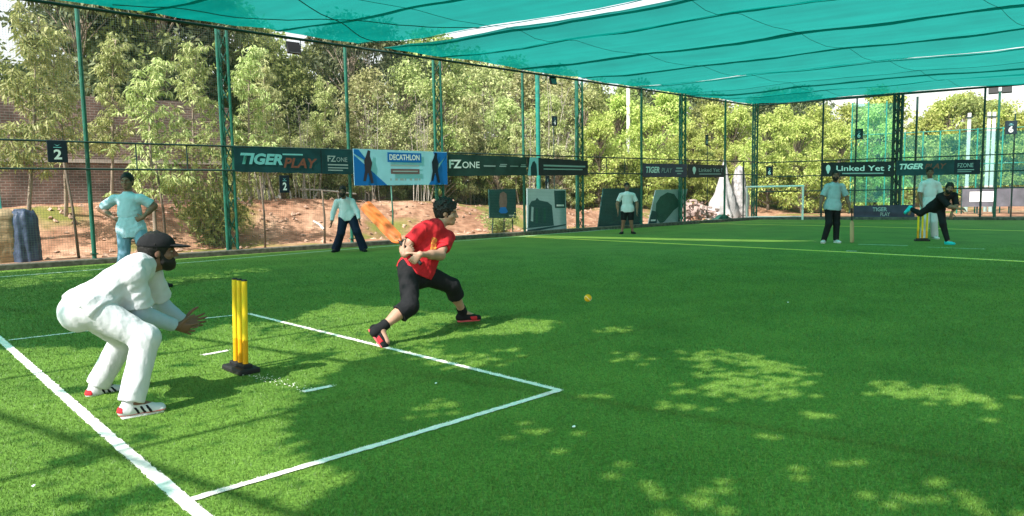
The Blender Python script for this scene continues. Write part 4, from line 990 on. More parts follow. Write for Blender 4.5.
    if o.get('print'):
        X_ = Sh.copy(); X_.D -= .003; c0 = chest + o['print'][0] * fwd * .12 + left * o['print'][1] + sp * o['print'][2]
        sl, (X, Y, Zz) = X_.sub(X_.lo, X_.lo + X_.h * X_.n); X = X - c0[0]; Y = Y - c0[1]; Zz = Zz - c0[2]
        a_ = X * left[0] + Y * left[1] + Zz * left[2]; b_ = X * sp[0] + Y * sp[1] + Zz * sp[2]; f__ = X * fwd[0] + Y * fwd[1] + Zz * fwd[2]
        pat = np.maximum(np.abs(a_ + .25 * b_) - .032, np.abs(b_) - .075); pat = np.maximum(pat, .004 - np.abs(np.mod(b_ + .5 * a_ + .3 * np.sin(a_ * 60) * .03, .045) - .0225) - .006 + .0); pat = np.maximum(pat, -f__ - .10)
        X_.put(sl, pat, 'keep', None); X_.mesh('shirt_print', M['print_yellow'], sho)
    if o.get('side_stripe'):
        X_ = T.copy(); X_.D -= .003
        for q in 'R':
            hip = hipR; c0 = hip; 
            nr = unit(fwd); X_.half(c0 + nr * .018, nr); X_.half(c0 - nr * .018, -nr); X_.half(c0 - left * .02, left); X_.half(c0 - sp * .0, sp)
        X_.mesh('side_stripe', M['white_cloth'], trob)
    return root

M['eye'] = mat('eye_white', (.36, .32, .28), .4); M['dark_hair'] = mat('black_hair', (.012, .010, .009), .6, .3, 60, .3); M['lip'] = mat('lip_skin', (.16, .06, .05), .5)
M['black_cloth'] = fabric('black_cloth', (.014, .014, .016)); M['white_cloth'] = fabric('white_cloth', (.56, .56, .59), .06); M['red_cloth'] = fabric('red_cloth', (.52, .03, .04))
M['navy_cloth'] = fabric('navy_cloth', (.012, .018, .04)); M['sky_cloth'] = fabric('light_blue_cloth', (.42, .56, .65), .05); M['sky_trouser'] = fabric('pale_blue_cloth', (.20, .33, .44), .08)
M['grey_cloth'] = fabric('grey_cloth', (.28, .38, .42), .08); M['mint_cloth'] = fabric('pale_mint_cloth', (.56, .57, .60), .06); M['print_yellow'] = mat('yellow_print', (.62, .34, .05), .8, .0, 40, col2=(.50, .06, .03)); M['pink_sole'] = mat('red_rubber', (.62, .09, .10), .6)
M['white_rubber'] = mat('white_rubber', (.78, .76, .76), .55); M['black_rubber'] = mat('black_rubber', (.015, .015, .016), .6); M['teal_shoe'] = fabric('teal_shoe', (.03, .52, .55))
M['sky_white'] = fabric('bluish_white_cloth', (.36, .44, .53), .05); M['tee_red'] = mat('red_tee', (.50, .022, .03), .85, .2, 14, .12, .15)
SK_D = skin('dark_brown_skin', (.17, .085, .056)); SK_M = skin('brown_skin', (.22, .115, .075)); SK_L = skin('light_brown_skin', (.42, .235, .165))
def PX(d): return {k: (at(*v) if not k.startswith('d_') else (np.array(v, float) if hasattr(v, '__len__') else [v])) for k, v in d.items()}
FU = PU; FL_ = V(-PU[1], PU[0], 0)
def bones(n, J):
    f = lambda a, b: round(float(np.linalg.norm(J[a] - J[b])), 2)
    print(n, {a + b: f(a, b) for a, b in [('pel', 'nb'), ('nb', 'hd'), ('shR', 'shL'), ('shR', 'elR'), ('elR', 'wrR'), ('shL', 'elL'), ('elL', 'wrL'), ('pel', 'knR'), ('knR', 'anR'), ('pel', 'knL'), ('knL', 'anL')]}, 'ankle z', J['anR'][2].round(2), J['anL'][2].round(2))

# --- wicket keeper
rdir = FU * 1.0
JK = PX(dict(pel=(87, 308, 4.45), nb=(144, 264, 4.70), hd=(158.5, 252, 4.80), shR=(134, 277, 4.55), shL=(150, 270, 4.85), elR=(140, 313, 4.60), wrR=(176, 326, 4.80), elL=(160, 304, 4.98), wrL=(183, 321, 5.04),
    knR=(146, 338, 4.45), anR=(131, 403, 4.33), knL=(124, 338, 4.93), anL=(97, 386, 4.86), d_left=FL_, d_face=unit(V(.88, .44, .0)), d_up=V(0, 0, 1) - .0 * FU))
JK.update(d_toR=unit(FU + .1 * PV), d_toL=unit(FU + .25 * FL_ * 1), d_haR=unit(FU + V(0, 0, -.38)), d_paR=unit(FL_ + V(0, 0, .45)), d_thR=unit(V(0, 0, 1) + .0 * FU), d_haL=unit(FU + V(0, 0, -.12) + .1 * PV), d_paL=unit(PV + V(0, 0, .5)), d_thL=V(0, 0, 1), d_curlR=[.26], d_curlL=[.3], d_spR=[.30], d_spL=[.25])
bones('keeper', JK)
person('crouching wicket keeper in white with a black cap, hands held out behind the near stumps', JK, dict(h=.0062, skin=SK_D, shirt=M['white_cloth'], trousers=M['white_cloth'], cap=M['black_cloth'], beard=.006, undersleeve=M['sky_white'],
    shoe=M['white_cloth'], sole=M['white_rubber'], stripes=True, sleeve=.80, sleeve_w=.092, hem=.05, trouser_w=1.02, cuff=.076, fold=.010, tfold=.006, seed=3, girth=.93, hem_r=.22, drop=-.01))
# --- batsman
CH = PV
JB = PX(dict(pel=(417, 271, 6.85), nb=(436, 225, 6.95), hd=(446.5, 213, 7.03), shR=(420, 231, 6.78), shL=(448, 237, 7.04), elR=(405, 248, 6.70), wrR=(412, 257.5, 6.48), elL=(440, 255, 6.78), wrL=(423, 263, 6.53),
    knR=(410, 306, 6.52), anR=(380, 328.5, 6.33), knL=(452, 286, 7.06), anL=(463, 313, 7.30), d_left=unit(PU + .35 * PV), d_face=unit(V(.98, -.06, -.12)), d_up=unit(V(.12, .02, 1))))
bat_b = at(421, 264, 6.50); bat_t = at(364.5, 204.5, 6.86); bdir = unit(bat_t - bat_b)
JB.update(d_toR=unit(PV * .75 + PU * .1 + V(0, 0, -.62)), d_fuR=unit(V(.35, .3, .9)), d_toL=unit(PU + .45 * PV), d_curlR=[1.05], d_curlL=[1.05], d_spR=[.02], d_spL=[.02])
g1 = bat_b + bdir * .19; g2 = bat_b + bdir * .08
for q, g in (('R', g1), ('L', g2)):
    hdv = unit(np.cross(bdir, unit(g - EYE)) * 1.0 + 0 * V(0, 0, 1)); 
    if hdv @ (g - JB['el' + q]) < 0: hdv = -hdv
    n_ = unit(g - EYE); JB['d_ha' + q] = hdv; JB['d_pa' + q] = n_; JB['d_th' + q] = bdir
    JB['wr' + q] = g - hdv * .055 - n_ * .034
bones('batsman', JB)
person('batsman in a red T-shirt and black three quarter trousers lunging with raised bat', JB, dict(h=.0062, skin=SK_L, shirt=M['tee_red'], trousers=M['black_cloth'], hair=.020, shag=.008, shoe=M['black_cloth'], sole=M['pink_sole'],
    sleeve=.62, hem=.035, hem_r=.2, trouser_len=.68, trouser_name='three_quarter_trousers', cuff=.088, fold=.007, seed=5, print=(1, .02, -.05), sock=M['black_cloth'], tufts=260))
# --- fielders and bowler's end
toC = lambda Jp: unit(V(-Jp[0], -Jp[1], 0))
def stand(label, Y, d, face, o, left=None, **ex):
    J = PX({k: (v if len(v) == 3 else (v[0], v[1], Y)) for k, v in d.items()})
    f = unit(face); l = V(-f[1], f[0], 0) if left is None else left
    J.update(d_left=l, d_face=f, d_toR=unit(f - .35 * l), d_toL=unit(f + .35 * l)); J.update({k: np.array(v, float) for k, v in ex.items()})
    for q in 'RL':
        J['an' + q] = J['an' + q] + V(0, 0, .095 - J['an' + q][2]) if abs(J['an' + q][2] - .095) < .2 and o.get('ground', True) else J['an' + q]
    bones(label[:22], J); return J, person(label, J, dict(dict(h=.010, skin=SK_M, seed=int(Y * 7), fold=.006), **o))
f1 = gp(130, 288)
stand('standing fielder in light blue shirt and trousers with hands on his hips', 10.93, dict(pel=(131, 227), nb=(128, 195), hd=(127, 181.5), shR=(114.5, 199), shL=(141, 198.5), elR=(101, 209, 11.0), elL=(154, 206, 11.0), wrR=(116.5, 219.5, 10.86), wrL=(143, 217.5, 10.86), knR=(124, 256, 10.85), knL=(147, 256, 10.85), anR=(118, 281), anL=(161, 281.5)), V(.15, -1, 0),
    dict(shirt=M['sky_cloth'], trousers=M['sky_trouser'], shoe=M['black_cloth'], sole=M['black_rubber'], collar=True, sleeve=.8, sleeve_w=.076, hem=.16, skin=SK_M, hair=.010, s=1.03, h=.009), d_toL=unit(V(1, -.25, 0)), d_haR=unit(V(1, -.2, -.3)), d_haL=unit(V(-1, -.2, -.3)), d_paR=V(0, 1, 0), d_paL=V(0, 1, 0), d_thR=V(.3, 0, 1), d_thL=V(-.3, 0, 1))
stand('bearded fielder in pale shirt and dark trousers standing astride near the boundary', 17.42, dict(pel=(347.5, 216), nb=(344.5, 199), hd=(342.5, 191.5, 17.3), shR=(337, 202), shL=(352, 201.5), elR=(333, 213, 17.35), elL=(357.5, 212, 17.35), wrR=(331.5, 223, 17.2), wrL=(359.5, 221, 17.2), knR=(341, 233, 17.25), knL=(357, 232, 17.3), anR=(336, 248), anL=(363.5, 247.5)), V(.15, -1, 0),
    dict(shirt=M['mint_cloth'], trousers=M['navy_cloth'], shoe=M['black_cloth'], sole=M['black_rubber'], sleeve=1.8, hem=.12, beard=.016, hair=.016, skin=SK_D, trouser_w=1.2, cuff=.09, collar=True))
stand('fielder in white T-shirt and black shorts standing before the green board', 22.93, dict(pel=(627.5, 208.5), nb=(627, 192.8), hd=(627, 186.6), shR=(621, 195), shL=(633.3, 195), elR=(617.3, 203.5), elL=(637, 203.5), wrR=(618, 212, 22.85), wrL=(637, 212, 22.85), knR=(623.5, 221, 22.9), knL=(631, 221, 22.9), anR=(622, 232), anL=(632.5, 232)), V(-.1, -1, 0),
    dict(shirt=M['white_cloth'], trousers=M['black_cloth'], trouser_name='shorts', trouser_len=.47, shoe=M['black_cloth'], sole=M['black_rubber'], sleeve=.75, sleeve_w=.076, hem=.12, hair=.010, trouser_w=1.1))
JN, _ = stand('player in grey T-shirt and black trousers walking with a bat in his hand', 17.61, dict(pel=(832.5, 205.5), nb=(834.5, 183.5), hd=(835.5, 175.5, 17.55), shR=(827, 186.5), shL=(842, 186), elR=(822, 198), elL=(847, 198), wrR=(820, 208.5, 17.5), wrL=(850, 209, 17.5), knR=(829, 223.5, 17.5), knL=(836.5, 223.5, 17.6), anR=(824, 240), anL=(836, 240)), V(-.3, -1, 0),
    dict(shirt=M['grey_cloth'], trousers=M['black_cloth'], shoe=M['white_cloth'], sole=M['white_rubber'], sleeve=.8, sleeve_w=.076, hem=.12, beard=.010, hair=.010, trouser_w=1.0, side_stripe=True, skin=SK_D), d_curlL=[.9], d_haL=V(.05, -.1, -1), d_thL=V(-.2, -1, 0), d_paL=V(-1, .3, 0))
stand('player in white shirt and trousers standing behind the far stumps', 18.4, dict(pel=(929.5, 203), nb=(930, 180.5), hd=(930, 172.4), shR=(922.5, 184), shL=(937.7, 184), elR=(919.5, 194.5), elL=(941, 194.5), wrR=(921.5, 204.5, 18.25), wrL=(939.5, 205, 18.25), knR=(925.5, 221, 18.3), knL=(933.8, 221, 18.35), anR=(923.5, 236), anL=(934.5, 236.5)), V(-.45, -1, 0),
    dict(shirt=M['white_cloth'], trousers=M['white_cloth'], shoe=M['white_cloth'], sole=M['white_rubber'], sleeve=.8, hem=.10, hair=.010, collar=True, trouser_w=1.1, cuff=.08, skin=SK_D))
JW = PX(dict(pel=(936.5, 206.5, 16.75), nb=(946.5, 194.5, 16.45), hd=(949.5, 188.2, 16.28), shR=(939.5, 196.5, 16.45), shL=(954.5, 195, 16.5), elR=(949.5, 206.5, 16.25), wrR=(959.5, 208.8, 16.12), elL=(956, 205.5, 16.38), wrL=(951.5, 213.5, 16.25), knR=(920.5, 213.5, 16.95), anR=(911.5, 209.2, 17.25), knL=(943, 224.5, 16.55), anL=(947.5, 241.5, 16.5),
    d_left=unit(V(1, -.25, .1)), d_face=unit(V(-.45, -1, -.15)), d_up=unit(V(.1, -.2, 1))))
JW.update(d_toL=unit(V(.25, -1, 0)), d_toR=unit(V(-.55, -.2, -.55)), d_fuR=unit(V(-.5, .4, .3)) * -1, d_haR=unit(V(1, -.25, -.1)), d_haL=unit(V(-.4, -.4, -1)))
JW['anL'] = JW['anL'] + V(0, 0, .095 - JW['anL'][2]); bones('bowler', JW)
person('bowler all in black with turquoise shoes, bent forward with one leg kicked up behind', JW, dict(h=.009, skin=SK_M, shirt=M['black_cloth'], trousers=M['black_cloth'], shoe=M['teal_shoe'], sole=M['teal_shoe'], sleeve=.98, sleeve_w=.07, hem=.06, hair=.011, beard=.006, trouser_w=.9, cuff=.058, fold=.004, seed=9))

# ------------------------------------------------------------------ banners hung on the fence
M['teal_print'] = mat('teal_print', (.22, .56, .60), .6); M['orange_print'] = mat('orange_print', (.24, .075, .05), .6); M['grey_print'] = mat('grey_print', (.36, .42, .43), .6)
M['banner_teal'] = mat('dark_teal_vinyl', (.006, .050, .062), .45, .25, 3, .05); M['banner_dark'] = mat('dark_vinyl', (.012, .020, .024), .45, .25, 3, .05); M['banner_green'] = mat('dark_green_vinyl', (.014, .045, .040), .45, .25, 3, .05)
M['deca_blue'] = mat('blue_print', (.004, .15, .50), .5); M['deca_pale'] = mat('pale_blue_vinyl', (.36, .66, .80), .5, .06, 3, .03); M['maroon'] = mat('maroon_print', (.20, .10, .10), .6); M['figure_dark'] = mat('dark_figure_print', (.045, .030, .045), .6)
M['purple_vinyl'] = mat('purple_vinyl', (.05, .045, .085), .5, .2, 3)
class Banner:                                         # a hanging sheet that sags a little between its ties
    def __init__(s, name, label, cat, plane, dirv, outv, x0, x1, y0, y1, m, d=-.085, group=None, sag=.012):
        P = {k: plane(*q, d) for k, q in dict(tl=(x0, y0[0]), bl=(x0, y0[1]), tr=(x1, y1[0]), br=(x1, y1[1])).items()}
        s.o = (P['bl'] * V(1, 1, 0)) + V(0, 0, P['bl'][2]); s.ax = dirv; s.W = (P['br'] - P['bl']) @ dirv; s.dz = P['br'][2] - P['bl'][2]; s.H = P['tl'][2] - P['bl'][2]; s.H1 = P['tr'][2] - P['br'][2]; s.out = outv
        mb = MB(); n = 24; f = []; b = []
        for i in range(n + 1):
            u = i / n; q0, q1 = s.p(u, 0), s.p(u, 1); w_ = -sag * abs(math.sin(u * math.pi * 6)) * Z
            f += [q0 + w_, q1 + w_]; b += [q0 + w_ + outv * .012, q1 + w_ + outv * .012]
        k = len(f)
        fs = [(2 * i, 2 * i + 2, 2 * i + 3, 2 * i + 1) for i in range(n)] + [(k + 2 * i + 2, k + 2 * i, k + 2 * i + 1, k + 2 * i + 3) for i in range(n)]
        fs += [(2 * i + 1, 2 * i + 3, k + 2 * i + 3, k + 2 * i + 1) for i in range(n)] + [(k + 2 * i, k + 2 * i + 2, 2 * i + 2, 2 * i) for i in range(n)] + [(0, 1, k + 1, k), (2 * n + 1, 2 * n, k + 2 * n, k + 2 * n + 1)]
        mb.add(f + b, fs)
        s.root = empty(name, s.o * V(1, 1, 0), label, cat, group); s.base = mb.build('sheet', m, s.root); s.k = 0
    def p(s, u, v): return s.o + s.ax * s.W * u + Z * (s.dz * u + v * (s.H + (s.H1 - s.H) * u))
    def off(s): s.k += 1; return -s.out * (.004 + .0015 * s.k)
    def text(s, t, u0, v0, h, m, width=None, **k):
        axd = unit(s.ax * s.W + Z * s.dz); return text_mesh(t, s.p(u0, v0) + s.off(), axd, Z, h * s.H, m, s.base, width=width * s.W if width else None, **k)
    def poly(s, pts, m, name='print'):
        o_ = s.off(); mb = MB(); mb.add([s.p(*q) + o_ for q in pts], [tuple(range(len(pts)))]); return mb.build(name, m, s.base)
    def rows(s, rects, m, name='small_print'):        # lines of print too small to read
        o_ = s.off(); mb = MB()
        for (u0, v0, u1, v1) in rects: mb.quad(s.p(u0, v0) + o_, s.p(u1, v0) + o_, s.p(u1, v1) + o_, s.p(u0, v1) + o_)
        return mb.build(name, m, s.base)
def bulb(bn, u, v, hu_, hv, m):
    c = [(u + hu_ * math.cos(t) * .9, v + hv * (.25 + .75 * math.sin(t))) for t in np.linspace(-.9, math.pi + .9, 14)]
    bn.poly(c + [(u - hu_ * .3, v - hv * .75), (u, v - hv), (u + hu_ * .3, v - hv * .75)][::1], m, 'bulb_emblem')
L1 = (fp, FDIR, FOUT)
b1 = Banner('banner', 'dark teal banner reading TIGER PLAY and FZONE beside the first lattice post', 'banner', *L1, 235, 353.5, (147, 171.5), (150, 174), M['banner_teal'])
b1.text('TIGER', .045, .34, .42, M['teal_print'], width=.335, bold=.045, shear=.25); b1.text('PLAY', .385, .22, .40, M['orange_print'], width=.29, bold=.03, shear=.25); b1.rows([(.38, .72, .55, .78)], M['teal_print'])
b1.poly([(.705, .0), (.712, .0), (.712, 1), (.705, 1)], M['banner_dark'], 'seam')
b1.text('FZ', .765, .50, .26, M['grey_print'], width=.075, bold=.02); b1.text('ONE', .845, .50, .20, M['grey_print'], width=.10); b1.rows([(.765, .34, .95, .39), (.765, .22, .95, .26), (.765, .12, .90, .16)], M['grey_print'])
b2 = Banner('banner', 'bright blue and pale sports shop banner with a walking figure at each end', 'banner', *L1, 354.5, 447.5, (148.5, 185.5), (152, 184.5), M['deca_pale'], d=-.11, sag=.004)
b2.poly([(0, 0), (.33, 0), (.0, .84)], M['deca_blue'], 'corner_print'); b2.poly([(.78, 0), (1, 0), (1, .93)], M['deca_blue'], 'corner_print'); b2.poly([(0, .87), (.15, .62), (.05, .98), (0, .98)], M['deca_blue'], 'corner_print'); b2.poly([(.84, .98), (.9, .62), (1, .90), (1, .98)], M['deca_blue'], 'corner_print')
b2.poly([(.34, .655), (.705, .655), (.705, .93), (.34, .93)], M['deca_blue'], 'name_panel'); b2.text('DECATHLON', .36, .72, .15, M['white'], width=.325, bold=.03)
b2.rows([(.37, .54, .68, .585)], M['grey_print']); b2.poly([(.37, .32), (.68, .32), (.68, .465), (.37, .465)], M['maroon'], 'bar_print'); b2.rows([(.39, .375, .66, .41)], M['grey_print'])
b2.rows([(.36 + i * .052, .13, .375 + i * .052 + .012 * (i % 3), .19) for i in range(7)], M['grey_print'])
for cx, m_ in ((.135, M['figure_dark']), (.855, M['navy'])):
    b2.poly([(cx - .03, .42), (cx - .035, .68), (cx - .015, .80), (cx + .005, .97), (cx + .03, .95), (cx + .025, .80), (cx + .045, .62), (cx + .03, .42)], m_, 'figure_print')
    b2.poly([(cx - .028, .43), (cx - .05, .12), (cx - .025, .11), (cx + .0, .36), (cx + .03, .05), (cx + .055, .06), (cx + .03, .43)], m_, 'figure_print')
b3 = Banner('banner', 'long dark banner reading FZONE right of the blue banner', 'banner', *L1, 448, 527, (153.5, 176), (157, 175), M['banner_green'])
b3.text('FZ', .015, .36, .36, M['white'], width=.145, bold=.03); b3.text('ONE', .17, .36, .29, M['white'], width=.21, bold=.01); b3.rows([(.43, .44, .58, .5), (.63, .44, .72, .5), (.64, .54, .73, .58), (.77, .46, .88, .5), (.91, .44, .99, .5), (.92, .54, .98, .58)], M['grey_print'])
b4 = Banner('banner', 'dark banner with a pale portrait at its left end and two lines of small print', 'banner', *L1, 527.5, 588, (157, 175.5), (160.5, 175), M['banner_dark'])
b4.poly([(0, 0), (.17, 0), (.17, 1), (.04, 1)], M['deca_pale'], 'portrait_panel'); b4.poly([(.05, 0), (.05, .45), (.08, .75), (.11, .8), (.14, .6), (.15, 0)], M['banner_teal'], 'portrait_print'); b4.rows([(.25, .52, .95, .62), (.25, .33, .9, .40)], M['grey_print'])
b5 = Banner('banner', 'small dark banner reading TIGER PLAY above the leaning grey board', 'banner', *L1, 643, 687, (163, 177), (164, 177), M['purple_vinyl'])
b5.text('TIGER', .06, .32, .42, M['white'], width=.30, bold=.03, shear=.2); b5.text('PLAY', .40, .32, .36, M['grey_print'], width=.25, shear=.2); b5.rows([(.74, .6, .88, .72), (.72, .4, .9, .5), (.76, .22, .86, .3)], M['grey_print'])
b6 = Banner('banner', 'small dark banner reading Linked Yet with a bulb, nearest the corner', 'banner', *L1, 687.5, 724.5, (164, 177.5), (165, 177), M['banner_dark'])
bulb(b6, .17, .52, .05, .30, M['white']); b6.text('Linked Yet ?', .29, .42, .28, M['grey_print'], width=.64, bold=.01); b6.rows([(.3, .22, .9, .29)], M['grey_print'])
L2 = (bp, BDIR, BOUT)
b7 = Banner('banner', 'dark end fence banner reading Linked Yet ? with a white bulb', 'banner', *L2, 821, 894, (162.5, 176.5), (161, 176.5), M['banner_dark'])
bulb(b7, .10, .50, .036, .33, M['white']); b7.text('Linked Yet ?', .215, .40, .36, M['white'], width=.74, bold=.015); b7.rows([(.30, .17, .86, .25)], M['grey_print'])
b8 = Banner('banner', 'dark end fence banner reading TIGER PLAY and FZONE above the bowler', 'banner', *L2, 896, 980, (160.5, 175.5), (159.5, 174), M['banner_teal'], d=-.1)
b8.text('TIGER', .04, .42, .34, M['white'], width=.29, bold=.04, shear=.25); b8.text('PLAY', .35, .42, .32, M['orange_print'], width=.26, bold=.02, shear=.25); b8.poly([(.70, 0), (1, 0), (1, 1), (.70, 1)], M['navy'], 'end_panel'); b8.text('FZONE', .74, .48, .26, M['grey_print'], width=.18, bold=.01); b8.rows([(.74, .28, .93, .34), (.74, .16, .90, .20)], M['grey_print'])
b9 = Banner('banner', 'low dark banner reading TIGER PLAY tied to the foot of the end fence', 'banner', *L2, 853.5, 914, (205.5, 218), (204.5, 217.5), M['purple_vinyl'], d=-.12)
b9.text('TIGER', .32, .52, .30, M['grey_print'], width=.24, bold=.02); b9.text('PLAY', .45, .14, .28, M['grey_print'], width=.16, bold=.02)

# ------------------------------------------------------------------ number plates
def plate(label, c, wd, ht, dirv, num, hang):
    root = empty('number_plate', c - Z * ht / 2, label, 'sign', 'navy number plates on the fences')
    out = V(-dirv[1], dirv[0], 0)
    MB().box(c, (wd, .02, ht), dirv).build('plate', M['navy'], root, bevel=.004)
    f = c - out * .0135
    text_mesh(num, f - dirv * wd * .2 - Z * ht * .34, dirv, Z, ht * .42, M['white'], root, 'numeral', bold=.03, width=wd * .4)
    mb = MB(); mb.add([f + Z * ht * .33 - dirv * wd * .16, f + Z * ht * .24, f + Z * ht * .33 + dirv * wd * .16, f + Z * ht * .28], [(0, 3, 1), (1, 3, 2)]); mb.quad(f - dirv * wd * .2 + Z * ht * .17, f + dirv * wd * .2 + Z * ht * .17, f + dirv * wd * .2 + Z * ht * .2, f - dirv * wd * .2 + Z * ht * .2); mb.build('emblem', M['teal_print'], root)
    mb = MB()
    for q in (-1, 1): mb.tube([c + dirv * q * wd * .3 + Z * ht * .5 + out * .014, c + dirv * q * wd * .3 + Z * hang + out * .05], .006, 5)
    mb.build('tie', M['steel_dark'], root)
plate('navy plate numbered 2 hanging on the rail at the far left', fp(57.5, 151.5, -.08), .36, .46, FDIR, '2', .27)
plate('navy plate numbered 2 hanging under the first teal banner', fp(284.5, 184, -.08), .26, .44, FDIR, '2', .30)
plate('small navy number plate high up against the trees right of the teal pole', fp(554.5, 121, 1.3), .26, .36, FDIR, '4', .20)
plate('tiny dark number plate high above the small banner nearest the corner', fp(706.8, 160 - 20, .3), .2, .46, FDIR, '6', .2)
plate('dark number plate just right of the corner lattice post', bp(769.5, 171, -.08), .3, .44, BDIR, '6', .24)
plate('navy number plate high above the end fence banner with the bulb', bp(859, 134, .5), .32, .46, BDIR, '6', .24)
plate('navy plate numbered 6 at the far right beyond the end fence', bp(1011, 127.5, 2.0), .42, .56, BDIR, '6', .3)
# ------------------------------------------------------------------ poles and lights beyond the fence
def solo_post(p, ht, r, m, label, name='post', cat='pole', **k):
    o = empty(name, p, label, cat)
    MB().tube([p - Z * .1, p + Z * ht], r, 12).build('shaft', M[m], o, smooth=False); MB().tube([p + Z * ht, p + Z * (ht + .015)], r * 1.15, 12).build('cap', M[m], o); return o
def foot(P): P = np.array(P, float); P[2] = float(land_z(P)); return P
pp = foot(fp(539, 200, 2.0)); solo_post(pp, ztop(pp, 74), .085, 'steel_teal', 'thick teal pole standing outside the fence behind the building poster')
tagp = plate('narrow dark plate on the thick teal pole above the building poster', fp(547.5, 184, 1.8), .2, .62, FDIR, '4', .31)
pp = foot(fp(554.5, 200, 1.34)); solo_post(pp, ztop(pp, 118), .018, 'steel_dark', 'thin dark pole carrying a number plate right of the teal pole')
pp = foot(fp(707.2, 200, .34)); solo_post(pp, ztop(pp, 134), .018, 'steel_dark', 'thin dark pole carrying the tiny number plate near the corner')
pp = foot(bp(854.5, 200, .55)); solo_post(pp, ztop(pp, 97), .035, 'steel_dark', 'slim dark pole beyond the end fence carrying a number plate')
pp = foot(bp(914, 200, .9)); solo_post(pp, ztop(pp, 97), .045, 'steel_dark', 'dark pole just beyond the end fence right of its lattice post')
pp = foot(bp(1011.5, 200, 2.06)); solo_post(pp, ztop(pp, 114), .03, 'steel_dark', 'thin dark pole carrying the number plate at the far right')
def floodlight(p, dirv, label, sc=1.0, group=None):
    o = empty('floodlight', p, label, 'floodlight', group); ot = V(-dirv[1], dirv[0], 0)
    mb = MB(); mb.box(p, (.34 * sc, .09 * sc, .30 * sc), dirv, unit(Z + .35 * ot))
    for k in range(6): mb.box(p + ot * .06 * sc + dirv * (k - 2.5) * .05 * sc, (.012, .06 * sc, .24 * sc), dirv)
    mb.build('housing', M['black_rubber'], o, bevel=.006)
    MB().box(p - ot * .049 * sc - Z * .016 * sc, (.29 * sc, .008, .25 * sc), dirv, unit(Z + .35 * ot)).build('lens', mat('dull_glass', (.10, .12, .12), .15, spec=.6), o)
    mb = MB()
    for q in (-1, 1): mb.tube([p + dirv * q * .19 * sc, p + dirv * q * .19 * sc + Z * .2 * sc, p + Z * .24 * sc + dirv * q * .02], .012, 5)
    mb.build('bracket', M['steel_dark'], o); return o
floodlight(fp(293.5, 48, -.25), FDIR, 'black floodlight hanging under the net edge between the first posts'); floodlight(fp(553, 81, -.2), FDIR, 'small floodlight hanging under the net edge right of the teal pole', .8); floodlight(bp(744 + 18, 145, 1.5) * 1.0, BDIR, 'small dark floodlight on a bracket beyond the corner of the cage', .7) if False else None
pp = foot(bp(995, 200, 1.6)); pz = ztop(pp, 92); lp_ = empty('light_pole', pp, 'tall dark pole with a pair of floodlights beyond the end fence at the right', 'light pole')
MB().tube([pp - Z * .1, pp + Z * pz], [.06, .045], 10).build('shaft', M['steel'], lp_); MB().box(pp + Z * pz, (.7, .06, .06), BDIR).build('cross_arm', M['steel_dark'], lp_)
for q in (-1, 1): MB().box(pp + Z * (pz + .06) + BDIR * q * .23 - BOUT * .08, (.34, .12, .26), BDIR, unit(Z + .3 * BOUT)).build('lamp_head', M['black_rubber'], lp_, bevel=.01)
for x, y, r, lab in ((966, 113, .085, 'white concrete post standing alone beyond the teal practice nets'), (985.5, 112, .085, 'left one of the two close white concrete posts at the right'), (990.5, 112, .085, 'right one of the two close white concrete posts at the right')):
    pp = foot(bp(x, 200, 12)); o = empty('concrete_post', pp, lab, 'post'); zt = ztop(pp, y)
    mb = MB(); mb.frame_box(pp - BDIR * r - BOUT * r - Z * .1, BDIR * 2 * r, BOUT * 2 * r, Z * (zt + .1)); mb.build('shaft', mat('whitewash', (.50, .50, .48), .8, .1, 4), o, bevel=.02); MB().box(pp + Z * (zt - .25) - BOUT * .14, (.34, .05, .05), BDIR).build('crosspiece', M['steel_dark'], o)
pp = foot(fp(628.5, 200, 9)); solo_post(pp, ztop(pp, 86), .10, 'white_metal', 'tall white pole among the trees above the gap between banners')
# practice cages beyond
M['teal_mesh'] = cloth_net('teal_practice_net', (.06, .38, .36), (.66, .95, .95), .74)
pn = empty('practice_net', foot(bp(850, 200, 9)), 'far practice cage of thin blue green poles hung with pale teal netting', 'net cage')
for i, x in enumerate((850, 866, 884, 903, 921, 938, 957, 975, 1000, 1026, 1055)):
    q = foot(bp(x, 200, 9)); MB().tube([q, q + Z * (6.0 if x < 900 else 4.3)], .035, 7).build('pole', M['steel_teal'], pn)
qa, qb, qc = foot(bp(850, 200, 9.05)), foot(bp(897, 200, 9.05)), foot(bp(1055, 200, 9.05))
def drape(a, b, z0, z1, name):
    n = 40; mb = MB(); L_ = np.linalg.norm(b - a); vs = []
    for i in range(n + 1):
        u = i / n; q = a + (b - a) * u + BOUT * .06 * math.sin(u * L_ * 3.1); vs += [q + Z * z0, q + Z * (z1 - .12 * abs(math.sin(u * L_ * .9)))]
    mb.add(vs, [(2 * i, 2 * i + 2, 2 * i + 3, 2 * i + 1) for i in range(n)]); return mb.build(name, M['teal_mesh'], pn, smooth=True)
drape(qa, qb, .6, 6.0, 'netting'); drape(qb, qc, 1.4, 4.2, 'netting')
for z_ in (4.25, 2.5): MB().tube([qa + Z * z_, qc + Z * z_], .025, 6).build('rail', M['steel_teal'], pn)
lowb = tag(wallpiece(0, 1, 0, 0, 1, .1, 'unused', M['concrete'], None), '') if False else None
qd, qe = foot(bp(962, 200, 8)), foot(bp(1060, 200, 8))
mb = MB(); mb.frame_box(qd + Z * .35, qe - qd, BOUT * .05, Z * .95); lb = empty('perimeter_board', qd, 'low grey purple board fence beyond the end fence at the far right', 'fence'); mb.build('panel', mat('faded_purple', (.10, .095, .115), .7, .3, 2), lb)
for i in range(7): MB().tube([qd + (qe - qd) * i / 6 + BOUT * .1, qd + (qe - qd) * i / 6 + BOUT * .1 + Z * 1.4], .04, 7).build('post', M['steel_dark'], lb)
